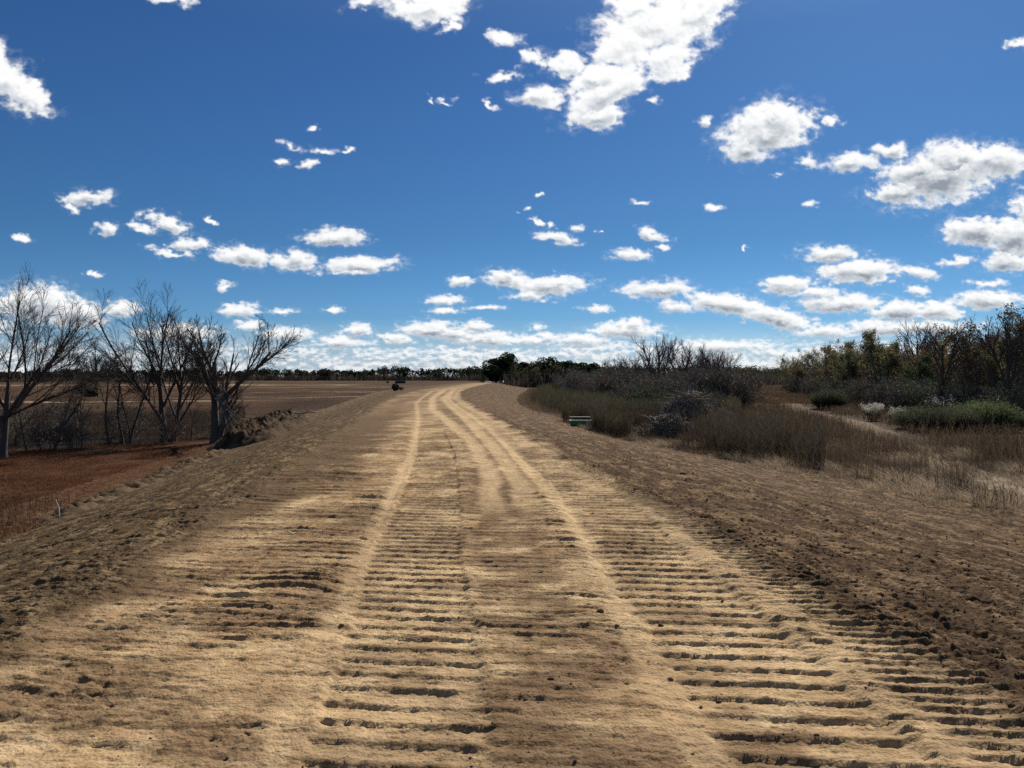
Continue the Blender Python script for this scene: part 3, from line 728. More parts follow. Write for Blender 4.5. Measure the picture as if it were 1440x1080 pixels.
evergreen('bushy evergreen foot beneath the distant field tree at left', 127, 120, 1.5, 2.2, 7, 1200, (.05, .055, .028))

# green and white-plumed bushes in the weeds
def green_bush(seed, h, wdt, n, col, col2):
    rg = np.random.default_rng(seed); t = empty('green_bush', (0, 0, -40))
    m = 2600; a = rg.uniform(0, 6.28, m); q = rg.random(m)**.5
    P = np.stack([np.cos(a)*q*wdt*.3, np.sin(a)*q*wdt*.3, np.zeros(m)], 1)
    Dr = np.stack([np.cos(a)*q*.7, np.sin(a)*q*.7, np.ones(m)], 1)+rg.normal(0, .12, (m, 3))
    L = h*rg.uniform(.55, 1.0, m)*(1.12-.35*q*q)
    g = Geo(); blades(g, P, Dr, L, .03, jit(np.array(col)*.6, m, .25, rg), jit(col2, m, .3, rg), .22, rg); g.obj('stems', M_LEAF, t)
    k = rg.integers(0, m, n); f = rg.uniform(.35, 1, n)
    Q = P[k]+unit(Dr[k])*(L[k]*f)[:, None]+rg.normal(0, .07, (n, 3))
    g = Geo(); leaves(g, Q, rg.uniform(.025, .06, n), jit(col, n, .3, rg), rg); g.obj('foliage', M_LEAF, t)
    return t
gb = [green_bush(400+i, 1.5, 2.0, 5200, c, c2) for i, (c, c2) in enumerate((((.115, .135, .075), (.14, .16, .09)), ((.135, .165, .08), (.17, .20, .10)), ((.09, .10, .06), (.13, .13, .085))))]
GL = [(1290, 604, 0, .95, 'leftmost dull green bush'), (1312, 607, 2, 1.0, 'grey-green bush second from the left'), (1332, 602, 0, .85, 'green bush below the faint white plumes'), (1352, 607, 2, .9, 'dark low bush in the middle'),
      (1372, 603, 0, 1.15, 'tall green bush right of the middle'), (1392, 606, 1, 1.2, 'brightest green bush, second from the right'), (1412, 607, 1, .95, 'rightmost bright green bush'), (1166, 573, 2, 1.45, 'large grey-green bush at the foot of the wood, far left,')]
for i, (px, py, k, s, lab) in enumerate(GL):
    o = gb[k] if not gb[k].get('label') else copy_tree(gb[k])
    x, y = at(px, py); o.location = (x, y, ground_z(x, y)-.05); o.scale = (s, s, s); o.rotation_euler[2] = i
    tag(o, lab+' before the right wood', 'bush', 'green bushes before the right wood')
def plume_bush(label, px, py, h, n, seed):
    rg = np.random.default_rng(seed); x, y = at(px, py)
    t = tag(empty('plumed_bush', (x, y, ground_z(x, y)-.05)), label, 'bush')
    m = 420; a = rg.uniform(0, 6.28, m); q = rg.random(m)**.5; P = np.stack([np.cos(a)*.15, np.sin(a)*.15, a*0], 1)*q[:, None]
    Dr = np.stack([np.cos(a)*q*.6, np.sin(a)*q*.6, np.ones(m)], 1); L = h*rg.uniform(.6, 1, m)
    g = Geo(); blades(g, P, Dr, L, .03, jit((.07, .07, .04), m, .2, rg), jit((.12, .12, .08), m, .2, rg), .2, rg); g.obj('stems', M_LEAF, t)
    heads = rg.integers(0, m, 26); k = heads[rg.integers(0, 26, n)]; Q = P[k]+unit(Dr[k])*(L[k]*rg.uniform(.85, 1.05, n))[:, None]+rg.normal(0, .085, (n, 3))
    g = Geo(); leaves(g, Q, rg.uniform(.025, .05, n), jit((.62, .60, .52), n, .12, rg), rg); g.obj('plume', M_LEAF, t)
plume_bush('white feathery seed plumes on a bush in front of the right wood, larger and left', 1229, 592, 1.3, 1500, 1)
plume_bush('smaller white plumed bush to the right of the larger white one', 1262, 597, 1.05, 900, 2)
plume_bush('faint greyish plumed bush behind the green bushes', 1324, 591, 1.7, 420, 3)
# ------------------------------------------------------------------ grass, weeds, far woods (uncountable)
def gz(P): return land(P[:, 0], P[:, 1])
def in_px(rg, n, x0, x1, y0, y1):
    px = rg.uniform(x0, x1, n); v = rg.random(n); i0 = 1/(y1-530.0); i1 = 1/(y0-530.0)
    # even on the ground rather than on the picture
    Y = 2.9*1080*np.sqrt(i0*i0+(i1*i1-i0*i0)*v); return (px-720)/1080*Y, Y

def grass(name, label, x, y, h, w, c0, c1, lean=.35, rg=rng, keep=None, jt=.3, curve=.3, heads=None):
    if keep is not None: x, y = x[keep], y[keep]; h = h[keep] if np.ndim(h) else h; w = w[keep] if np.ndim(w) else w
    n = len(x); P = np.stack([x, y, land(x, y)-.02], 1)
    Dr = np.stack([rg.normal(0, lean, n), rg.normal(0, lean, n), np.ones(n)], 1); L = h*rg.uniform(.5, 1.2, n)
    g = Geo(); a = jit(c0, n, jt, rg) if np.ndim(c0) < 2 else c0; b = jit(c1, n, jt, rg) if np.ndim(c1) < 2 else c1
    blades(g, P, Dr, L, w, a, b, curve, rg)
    if heads:
        hn, hs, hc = heads; k = rg.integers(0, n, hn)
        Q = P[k]+unit(Dr[k])*(L[k]*rg.uniform(.6, 1.0, hn))[:, None]+rg.normal(0, .02, (hn, 3)); leaves(g, Q, rg.uniform(.6, 1.3, hn)*hs, jit(hc, hn, .3, rg), rg)
    o = g.obj(name, M_GRASS); tag(o, label, 'grass', None, 'stuff'); return o

def weeds(name, label, x, y, h, c0, c1, k=9, w=.012, rg=rng, jt=.3, seed=None):
    """stiff branched stems"""
    n = len(x); P = np.stack([x, y, land(x, y)-.02], 1); Dr = unit(np.stack([rg.normal(0, .12, n), rg.normal(0, .12, n), np.ones(n)], 1)); L = h*rg.uniform(.6, 1.15, n)
    g = Geo(); c = jit(c0, n, jt, rg); blades(g, P, Dr, L, w*1.3, c*.8, c, .05, rg)
    i = np.repeat(np.arange(n), k); m = n*k; t = rg.uniform(.25, 1, m); a = rg.uniform(0, 6.28, m)
    Q = P[i]+Dr[i]*(L[i]*t)[:, None]; d2 = np.stack([np.cos(a)*.55, np.sin(a)*.55, np.full(m, 1.0)], 1)
    blades(g, Q, d2, L[i]*rg.uniform(.12, .34, m), w*.8, c[i], jit(c1, m, .25, rg), .15, rg)
    o = g.obj(name, M_GRASS); tag(o, label, 'weeds', None, 'stuff'); return o

rg = np.random.default_rng(500)
gap = lambda x, y: ~((x/y > .15+.05*perlin(x*.6, y*.5, 61)) & (x/y < .265+.06*perlin(x*.5, y*.6, 62)) & (y < 41.5+3*perlin(x*.4, y*.3, 63))) & ~((np.abs(x/y-.089) < .016) & (y < 46))
# red grass on the left, ending in a straight edge before the dark strip
x, y = in_px(rg, 210000, -260, 420, 612, 800)
u = x-cl(y); yb = y+(x+14)*-.55-35.5
n1 = fbm(x*.35, y*.35, 3, 501); n2 = fbm(x*1.4, y*1.4, 3, 502)
ok = (u < -8.0+.8*n2+.5*n1+.8*sst(24, 15, y)) & (yb < -1.0+.6*n2) & (y > 6)
x, y, n1, n2, u = x[ok], y[ok], n1[ok], n2[ok], u[ok]
front = sst(16.5, 11.5, y+.9*n1)
redness = np.clip(sst(-.5, .4, n1+.5*n2)*.7+.42-front*.55, 0, 1)
c0 = mixc(np.array([.085, .055, .035]), np.array([.14, .066, .036]), redness)*np.exp(rg.normal(0, .25, (len(x), 1)))
c1 = mixc(np.array([.105, .064, .038]), np.array([.26, .115, .055]), redness)*np.exp(rg.normal(0, .3, (len(x), 1)))
grass('red_grass', 'rust-red and brown grass covering the field left of the embankment', x, y, (.10+.14*front+.05*n2), .010+.006*rg.random(len(x)), c0, c1, .45, rg)
# thin taller stems near the stake
x, y = in_px(rg, 9000, -120, 330, 650, 790); u = x-cl(y); ok = (u < -8.0) & (y < 17+3*perlin(x*.5, y*.5, 71)) & (rg.random(9000) < .6); x, y = x[ok], y[ok]
weeds('dead_weeds', 'thin grey-brown dead weed stems in the red grass near the white stake', x, y, .38, (.09, .06, .042), (.13, .09, .062), 5, .007, rg)
# litter and dead grass under the trees
x, y = in_px(rg, 60000, -200, 345, 578, 650); yb = y+(x+14)*-.55-35.5; u = x-cl(y)
ok = (yb > -1.4+rg.normal(0, .3, len(x))) & (u < -9) & (y < 75)
grass('dead_grass', 'dark matted dead grass and litter under the left tree row', x[ok], y[ok], .20, .02, (.035, .03, .026), (.085, .066, .048), .8, rg)
x, y = in_px(rg, 7000, -200, 330, 585, 632); yb = y+(x+14)*-.55-35.5; u = x-cl(y); ok = (yb > 0) & (u < -10) & (x < -9-.25*y+3) & (y < 60)
weeds('scrub_stems', 'grey and reddish weed stems between the left trees', x[ok], y[ok], .75, (.075, .058, .046), (.12, .085, .065), 7, .012, rg)
# stubble on the open field
x = -rg.uniform(9, 110, 60000); y = rg.uniform(36, 190, 60000); u = x-cl(y); nn = fbm(x*.06, y*.06, 3, 77)
ok = (u < -9.5-3*sst(60, 190, y)*3) & (nn+.25*rg.normal(size=len(x)) > -.05) & ((x-720)*0+np.abs(x)/y < .78)
grass('field_stubble', 'low brown stubble in patches on the open field at left', x[ok], y[ok], .17, .035, (.09, .06, .04), (.20, .14, .085), .6, rg)

# right side: straw coloured grass by the path
def right_pts(n, y0, y1, u0, u1, p=1.0):
    Y = y0+(y1-y0)*rg.random(n)**p; U = u0+(u1-u0)*rg.random(n); return cl(Y)+U, Y
x, y = right_pts(230000, 9, 48, 8.4, 24, 1.3)
n1 = fbm(x*.45, y*.30, 3, 511); n2 = fbm(x*1.6, y*1.3, 3, 512); dp = np.abs(x-path_x(y)-.2*n2); uu = x-cl(y)+11.9*(1-wright(y))
bare = np.maximum(sst(.25, .8, dp), .12+.63*sst(17, 24, y))*sst(10.7, 12.0, uu+1.1*n2)
ok = (rg.random(len(x)) < bare*(.30+.7*sst(-.2, .3, n1+.3*n2))) & (x-cl(y) < 23)
x, y, n1, n2 = x[ok], y[ok], n1[ok], n2[ok]
tt = sst(-.22, .28, n1*.8+.75*fbm(x*.8, y*.55, 2, 566)+.5*sst(30, 17, y)-.22)
c0 = mixc(np.array([.10, .075, .053]), np.array([.30, .23, .16]), tt)*np.exp(rg.normal(0, .25, (len(x), 1)))
c1 = mixc(np.array([.17, .13, .09]), np.array([.66, .52, .35]), tt)*np.exp(rg.normal(0, .25, (len(x), 1)))
h = (.30+.42*np.clip(n2+n1, -.5, 1))*sst(9.8, 13.5, (x-cl(y)+11.9*(1-wright(y)))+n2)*1.1+.06
grass('straw_grass', 'pale straw-coloured dry grass along the path on the right', x, y, h, .009+.008*rg.random(len(x)), c0, c1, .45, rg, None, .3, .5)
# taller stems rising out of it
x, y = right_pts(12000, 17, 48, 10.2, 24, 1.2); n1 = fbm(x*.4, y*.3, 3, 521); ok = (n1+.5*perlin(x*.9, y*.7, 9) > .08) & (np.abs(x-path_x(y)) > .8) & gap(x, y) & (x-cl(y) > 12.2*wright(y)); x, y = x[ok], y[ok]
weeds('dry_weeds', 'brown knee-high dry weeds standing in the straw grass on the right', x, y, .70, (.11, .078, .058), (.19, .14, .10), 7, .010, rg)
# dark tall weeds beside the slope
x, y = right_pts(19000, 20, 50, 8.6, 16, .9); n1 = fbm(x*.5, y*.4, 3, 531)
ok = gap(x, y) & (x-cl(y) > 11.5*wright(y)+.7*n1+sst(30, 22, y)*1.2) & (rg.random(len(x)) < sst(-.35, .15, n1)*sst(21, 26, y+1.5*n1)) & (np.abs(x-path_x(y)) > .8) & ((x-720*0)/y*1080 < 440)
weeds('tall_weeds', 'tall dark grey dead weeds at the foot of the right slope', x[ok], y[ok], 1.15*(.7+.5*rg.random(ok.sum())), (.082, .065, .046), (.14, .11, .076), 13, .012, rg)
# brown-grey growth out to the wood
x, y = right_pts(52000, 27, 150, 12.5, 52, 1.35); fx = np.interp(y, [32, 40, 48, 56, 66, 80, 98, 120], [30, 31.5, 31.5, 31, 32.5, 36, 41, 47]); n1 = fbm(x*.25, y*.2, 3, 541)
ok = (x < fx+1.5) & (np.abs(x-path_x(y)) > .85+.004*y) & (x-path_x(y) > -16); x, y, n1 = x[ok], y[ok], n1[ok]
weeds('rough_weeds', 'grey-brown rough growth between the path and the right wood', x[n1 > -.12], y[n1 > -.12], (.5+.5*sst(-.1, .5, n1[n1 > -.12]+.5*perlin(x[n1 > -.12]*.7, y[n1 > -.12]*.6, 19))), (.095, .072, .048), (.17, .125, .08), 7, .015, rg)
k = n1 <= .05
weeds('brown_weeds', 'low reddish-brown rough growth beside the path on the right', x[k], y[k], .5, (.15, .10, .066), (.25, .175, .115), 6, .016, rg)
# belt of weeds right of the embankment further on
Y = 45+150*rg.random(42000)**1.5; x0 = cl(Y)+11.9*wright(Y)+.012*Y; x1 = np.maximum(x0+2, (1040-720)/1080*Y); x = x0+(x1-x0)*rg.random(42000)
n1 = fbm(x*.2, Y*.15, 3, 551); e = sst(0, 3, x-x0+n1)
a = (rg.random(42000) < e*.9+.1) & gap(x, Y); x, Y, n1 = x[a], Y[a], n1[a]
weeds('belt_weeds', 'grey-green waist-high weeds in the belt right of the embankment', x[n1 > 0], Y[n1 > 0], 1.35, (.085, .085, .05), (.135, .13, .075), 8, .022, rg)
weeds('belt_scrub', 'grey-brown dry scrub in the belt right of the embankment', x[n1 <= 0], Y[n1 <= 0], 1.25, (.09, .073, .05), (.145, .115, .08), 8, .022, rg)
Y = 60+130*rg.random(16000); x = cl(Y)+11.6*wright(Y)+rg.random(16000)*6
grass('bank_grass', 'sparse brown grass at the far foot of the right slope', x, Y, .35, .03, (.12, .085, .055), (.24, .17, .11), .4, rg)

Y = 85+190*rg.random(26000); x = Y*rg.uniform(.262, .40, 26000)
grass('far_grass', 'reddish brown rough grass in the clearing between the thicket and the right wood', x, Y, .5, .06, (.11, .07, .045), (.20, .125, .075), .4, rg)

# far wood edges: crowns of many small leaf clumps over a brown twiggy foot
def far_wood(name, label, crowns, lsz, foot, seed, cmix):
    rg = np.random.default_rng(seed); g = Geo()
    for (x, y, h, wd) in crowns:
        z0 = -1.6; n = int(rg.uniform(110, 170)); K = 7
        c = np.stack([rg.normal(0, wd*.28, K), rg.normal(0, wd*.2, K), rg.uniform(.45, .86, K)*h], 1); r = rg.uniform(.13, .24, K)*h
        i = rg.integers(0, K, n); P = c[i]+unit(rg.normal(size=(n, 3)))*rg.uniform(.4, 1, (n, 1))*r[i][:, None]*[1.15, 1, .8]+[x, y, z0]
        base = cmix[int(rg.integers(len(cmix)))]
        leaves(g, P, lsz*rg.uniform(.6, 1.3, n), jit(base, n, .3, rg), rg)
        m = int(foot); Q = np.stack([x+rg.normal(0, wd*.55, m), y+rg.normal(0, wd*.3, m), np.full(m, z0)], 1)
        blades(g, Q, np.array([0, 0, 1.])+rg.normal(0, .12, (m, 3)), h*rg.uniform(.35, .8, m), lsz*.55, jit((.075, .066, .056), m, .25, rg), jit((.115, .095, .078), m, .25, rg), .1, rg)
    o = g.obj(name, M_LEAF); tag(o, label, 'wood', None, 'stuff'); return o
rgf = np.random.default_rng(600)
cr = []
for k in range(360):
    px = rgf.uniform(-420, 730); Y = rgf.uniform(600, 700); h = rgf.uniform(8.0, 11.0)+1.8*perlin(np.array([px/34.]), np.array([.5]), 6)[0]*1.5; h *= 1.0+.10*sst(420, 640, px); cr.append(((px-720)/1080*Y, Y, h, 8))
for k in range(60):
    px = rgf.uniform(-420, 360); Y = rgf.uniform(420, 520); cr.append(((px-720)/1080*Y, Y, rgf.uniform(4, 6.5), 9))
far_wood('far_wood', 'dark band of distant woodland across the left horizon', cr, .85, 60, 1, [(.030, .042, .026), (.036, .045, .030), (.042, .042, .034), (.05, .048, .04)])
cr = []
for k in range(300):
    px = rgf.uniform(728, 1150); Y = rgf.uniform(205, 300)+max(0, px-1010)*1.2; h = rgf.uniform(5.2, 7.4)+.5; cr.append(((px-720)/1080*Y, Y, h*(1+max(0, px-1010)*.0016), 5.5))
far_wood('brown_wood', 'brown-grey woodland behind the shrub belt, right of the road bend', cr, .34, 110, 2, [(.085, .078, .046), (.105, .080, .052), (.06, .07, .038), (.11, .09, .065)])
cr = []
for k in range(240):
    Y = 34+150*rgf.random(); x = np.interp(Y, [32, 48, 56, 66, 80, 98, 120, 145, 170], [30, 31.5, 31, 32.5, 36, 41, 47, 53, 60])+18+rgf.uniform(0, 30); cr.append((x, Y, rgf.uniform(4.4, 6.3), 4))
far_wood('deep_wood', 'dark depth of the wood on the right behind its edge trees', cr, .22, 150, 3, [(.075, .068, .042), (.09, .068, .045), (.055, .062, .035)])
# ------------------------------------------------------------------ things
M_PAINT = simple_mat('paint', (0, 0, 0), .55, .18, 12, attr=True)
M_WOOD = simple_mat('weathered_wood', (0, 0, 0), .85, .35, 20, attr=True)

# green container half hidden by the slope
x, y = 3.86, 43.2
z = ground_z(x, y)-.01
t = tag(empty('container', (x, y, z), R(-4), .86), 'low green container with white rim lying at the foot of the right slope', 'container')
g = Geo(); GR = (.07, .25, .075)
box(g, (0, -.42, .24), (1.35, .05, .44), GR); box(g, (0, .42, .24), (1.35, .05, .44), GR); box(g, (-.66, 0, .24), (.05, .79, .44), GR); box(g, (.66, 0, .24), (.05, .79, .44), GR); box(g, (0, 0, .04), (1.27, .79, .05), GR)
for k in range(6): box(g, (-.55+k*.16, -.452, .23), (.03, .02, .36), GR)
g.obj('body', M_PAINT, t)
g = Geo(); W = (.72, .74, .70)
box(g, (0, -.43, .485), (1.42, .09, .05), W); box(g, (0, .43, .485), (1.42, .09, .05), W); box(g, (-.67, 0, .484), (.09, .76, .048), W); box(g, (.67, 0, .484), (.09, .76, .048), W); g.obj('rim', M_PAINT, t)
g = Geo(); box(g, (.44, -.462, .24), (.10, .02, .40), W); box(g, (.60, -.462, .24), (.04, .02, .40), W); g.obj('end_strip', M_PAINT, t)
g = Geo(); box(g, (-.02, .58, .67), (1.36, .26, .03), (.13, .13, .12), rx=.05); g.obj('lid', M_PAINT, t)
for sx in (-.55, 0, .62):
    g = Geo(); box(g, (sx, .50, .58), (.05, .05, .16), (.03, .03, .03)); g.obj('lid_support', M_PAINT, t)

# white marker stake
x, y = at(82, 747); z = ground_z(x, y)
g = Geo(); tube(g, [(0, 0, -.05), (.0, 0, .12), (-.012, 0, .26), (-.05, 0, .34), (-.055, 0, .40)], [.016, .016, .015, .012, .006], 6, (.46, .42, .35))
o = g.obj('marker_stake', M_WOOD, None, True, (x, y, z)); tag(o, 'thin bent white stake at the edge of the red grass', 'stake')

# excavator far off on the field
DK = (.035, .030, .022); YL = (.10, .075, .03)
x, y = (563-720)/1080*330, 330.0
t = tag(empty('excavator', (x, y, ground_z(x, y)+.25), R(6), 1.15), 'dark excavator parked far away with its boom lowered to the left', 'excavator')
for sy in (-1.2, 1.2):
    g = Geo(); th = np.linspace(0, 2*np.pi, 25)[:-1]
    prof = np.stack([np.sign(np.cos(th))*1.5+np.cos(th)*.5, .5+np.sin(th)*.48], 1)
    V = np.concatenate([np.stack([prof[:, 0], np.full(24, sy+s*.3), prof[:, 1]], 1) for s in (-1, 1)]); i = np.arange(24); j = (i+1) % 24
    F = np.concatenate([np.stack([i, j, j+24], 1), np.stack([i, j+24, i+24], 1), np.stack([0*i, j, i], 1), np.stack([0*i+24, i+24, j+24], 1)]); g.add(V, F, DK)
    for k in range(12): box(g, (-1.7+k*.31, sy, 1.0), (.08, .62, .06), DK)
    g.obj('track', M_PAINT, t)
g = Geo(); box(g, (.5, 0, 1.35), (3.4, 2.5, .6), YL); box(g, (1.5, 0, 1.85), (1.4, 2.4, .75), YL); box(g, (1.95, 0, 1.6), (.6, 2.52, .9), DK); g.obj('body', M_PAINT, t)
g = Geo(); box(g, (-.55, -.75, 2.35), (1.3, .95, 1.45), DK); box(g, (-.55, -.75, 3.12), (1.45, 1.05, .1), YL); g.obj('cab', M_PAINT, t)
g = Geo(); tube(g, [(-.9, .2, 1.7), (-2.6, .2, 2.0), (-4.4, .2, 1.6)], [.32, .36, .26], 4, YL); g.obj('boom', M_PAINT, t)
g = Geo(); tube(g, [(-4.3, .2, 1.8), (-4.9, .2, .9)], [.26, .2], 4, YL); g.obj('arm', M_PAINT, t)
g = Geo(); box(g, (-4.7, .2, .45), (.9, 1.0, .6), DK, rz=.2); box(g, (-5.15, .2, .2), (.3, .95, .12), DK); g.obj('bucket', M_PAINT, t)

# stump with roots and spoil in front of it
def blob(g, c, r, seed, col, sub=3, sq=(1, 1, .7), amp=.35, fr=1.6, flat=False):
    import bmesh
    bm = bmesh.new(); bmesh.ops.create_icosphere(bm, subdivisions=sub, radius=1)
    V = np.array([v.co[:] for v in bm.verts]); F = np.array([[v.index for v in f.verts] for f in bm.faces]); bm.free()
    n = fbm(V[:, 0]*fr+seed, V[:, 1]*fr+V[:, 2]*fr*1.3, 4, seed, .6)+.5*perlin(V[:, 2]*fr*2, V[:, 0]*fr*2+seed, seed+5)
    V = V*(1+amp*n)[:, None]*np.array(sq)*r
    if flat: V[:, 2] = np.maximum(V[:, 2], -.3*r)
    g.add(V+np.asarray(c), F, np.asarray(col)[None]*np.exp(.5*n)[:, None])
x, y = (556-720)/1080*150, 150.0
t = tag(empty('tree_stump', (x, y, ground_z(x, y))), 'uprooted dark stump with roots lying on the field left of the road', 'stump')
g = Geo(); blob(g, (0, 0, .75), .85, 3, (.05, .035, .028), 4, (.85, .8, .8), .4); g.obj('root_ball', M_CLOD, t)
rg = np.random.default_rng(8); g = Geo()
for k in range(9):
    a = rg.uniform(-.6, .6); d = np.array([math.cos(a), rg.uniform(-.4, .4), rg.uniform(-.5, .6)]); p = np.array([.5, 0, .5]); L_ = rg.uniform(.8, 2.0)
    tube(g, [p, p+d*L_*.5, p+d*L_+[0, 0, -.3]], [.12, .08, .03], 5, (.16, .12, .09))
g.obj('root', M_WOOD, t)

# earth and root mound thrown up along the left foot of the embankment
def mound(name, label, pts, w, h, seed, col, res=.07):
    pts = np.array(pts, float); seg = np.linalg.norm(np.diff(pts, axis=0), axis=1); s = np.concatenate([[0], np.cumsum(seg)])
    S = np.arange(0, s[-1], res*1.3); T = np.arange(-1, 1.001, res/w)
    Sg, Tg = np.meshgrid(S, T, indexing='ij')
    cx = np.interp(Sg, s, pts[:, 0]); cy = np.interp(Sg, s, pts[:, 1])
    dx = np.gradient(np.interp(S, s, pts[:, 0])); dy = np.gradient(np.interp(S, s, pts[:, 1])); nrm = np.hypot(dx, dy); nx, ny = (dy/nrm)[:, None], (-dx/nrm)[:, None]
    X = cx+nx*Tg*w; Y = cy+ny*Tg*w
    q = np.clip(1-Tg**2, 0, 1)*sst(0, 1.5, Sg)*sst(s[-1], s[-1]-1.5, Sg)
    lump = .55+.9*fbm(X*.8+seed, Y*.8, 3, seed)+.45*fbm(X*3, Y*3, 3, seed+3, .6, billow=True)
    Z = land(X, Y)+h*q*np.clip(lump, .05, 2)+.24*fbm(X*4, Y*4, 4, seed+4, .68)*q-.10*(1-sst(0, .25, q))
    c = mixc(np.array(col), np.array(col)*.4, sst(-.2, .35, fbm(X*2, Y*2, 3, seed+7)))
    o = mesh_obj(name, np.stack([X, Y, Z], -1).reshape(-1, 3), grid_faces(*X.shape), M_CLOD, c.reshape(-1, 3), smooth=True)
    return tag(o, label, 'mound')
mound('earth_mound', 'rough mound of dark earth and roots at the left foot of the embankment', [(-10.6, 29.5), (-11.2, 33), (-12.0, 38), (-13.2, 44), (-14.6, 50)], 1.45, .85, 4, (.105, .072, .050))
mound('earth_ridge', 'low ridge of loose clods between the red grass and the graded slope', [(-8.5, 13.5), (-9.0, 17), (-9.9, 22), (-10.5, 26), (-10.8, 29)], .5, .17, 14, (.15, .105, .064), .045)
rg = np.random.default_rng(44)
for i, (px, py, L_, r_, az, lab) in enumerate(((398, 589, 1.5, .05, .1, 'pale straight log lying on top of the earth mound'), (428, 584, 1.3, .06, .35, 'pale broken log at the far end of the earth mound'), (352, 608, 1.7, .035, .2, 'long thin pale branch lying below the lopsided tree'), (374, 600, 1.0, .05, .3, 'short grey log on the shoulder of the earth mound'), (334, 604, 1.1, .03, -.15, 'whitish crooked branch beside the trunk of the lopsided tree'))):
    x, y = at(px, py+14); g = Geo(); pz = ground_z(x, y)+(.62 if i not in (2, 4) else .22)
    q = np.linspace(-.5, .5, 6); pts = np.stack([q*L_*math.cos(az), q*L_*math.sin(az), .05*np.sin(q*9)+.06*q], 1)
    tube(g, pts, np.linspace(r_, r_*.7, 6), 7, (.36, .30, .235))
    tube(g, [pts[3], pts[3]+[.15*L_, 0, .14]], [r_*.5, r_*.25], 5, (.30, .25, .2))
    tag(g.obj('fallen_log' if r_ > .04 else 'fallen_branch', M_WOOD, None, True, (x, y, pz)), lab, 'log' if r_ > .04 else 'branch')
x, y = at(397, 620); g = Geo(); n = 260; P = np.stack([rg.normal(0, .16, n), rg.normal(0, .12, n), np.zeros(n)], 1)
blades(g, P, np.array([0, 0, 1.])+rg.normal(0, .35, (n, 3)), rg.uniform(.2, .5, n), .02, jit((.12, .10, .03), n), jit((.24, .20, .06), n), .3, rg)
tag(g.obj('grass_tuft', M_GRASS, None, False, (x, y, ground_z(x, y))), 'yellow-green grass tuft in front of the earth mound', 'grass tuft')
# hanging pale vines on the lopsided tree
x, y, z = put(303, 624); g = Geo()
for k in range(22):
    a = np.array([rg.uniform(.0, .5), rg.uniform(-.3, .1)-.15, rg.uniform(1.5, 2.6)]); b = a+[rg.uniform(-.1, .9), rg.uniform(-.2, .1), -rg.uniform(.6, 1.6)]; m = (a+b)/2+rg.normal(0, .06, 3); tube(g, [a, m, b], [.013, .011, .008], 3, (.22, .20, .17))
tag(g.obj('dead_vine', M_WOOD, None, False, (x, y, z)), 'tangle of pale dead vine hanging on the lopsided tree', 'vine')

# brush piles
def brush_pile(label, x, y, wdt, dep, h, n, seed, pale=.12):
    rg = np.random.default_rng(seed); t = tag(empty('brush_pile', (x, y, ground_z(x, y)-.05)), label, 'brush pile')
    g = Geo(); blob(g, (0, 0, .0), 1.0, seed, (.17, .125, .09), 5, (wdt*.46, dep*.5, h*.62), .35, 2.4); g.obj('heap', M_CLOD, t)
    g = Geo(); g2 = Geo()
    for k in range(n):
        a = rg.uniform(0, 6.28); q = rg.random()**.5; px_, py_ = math.cos(a)*q*wdt*.48, math.sin(a)*q*dep*.48; pz = h*(1-q*q)*rg.uniform(.3, 1.0)+.05
        d = unit(np.array([rg.normal(0, 1), rg.normal(0, .7), rg.normal(.15, .5)])); L_ = rg.uniform(.35, 1.5); c = np.array([px_, py_, pz]); m = c+rg.normal(0, .07, 3)
        r = rg.uniform(.008, .03); pl = rg.random() < pale
        P0 = c-d*L_/2; P0[2] = max(P0[2], .02); P1 = c+d*L_/2; P1[2] = max(P1[2], .02)
        tube(g2 if pl else g, [P0, m, P1], [r, r*.8, r*.4], 3 if r < .02 else 5, np.array((.38, .33, .28) if pl else (.24, .185, .14))*rg.uniform(.6, 1.4))
    g.obj('dark_branches', M_WOOD, t); g2.obj('pale_branches', M_WOOD, t); return t
brush_pile('large heap of tangled dark branches at the foot of the right slope', (967-720)/1080*42, 42, 4.2, 3.2, 2.25, 2300, 1, .2)
brush_pile('lower twiggy mound in front and left of the large branch heap', (938-720)/1080*38, 37.5, 2.9, 2.2, 1.1, 1000, 2, .05)
brush_pile('small scatter of pale sticks between the green container and the branch heap', (872-720)/1080*44, 44, 4.0, 2.0, .55, 420, 3, .35)
brush_pile('twiggy heap right of the large branch heap', (1015-720)/1080*40, 40, 2.6, 2.0, 1.25, 700, 5, .15)

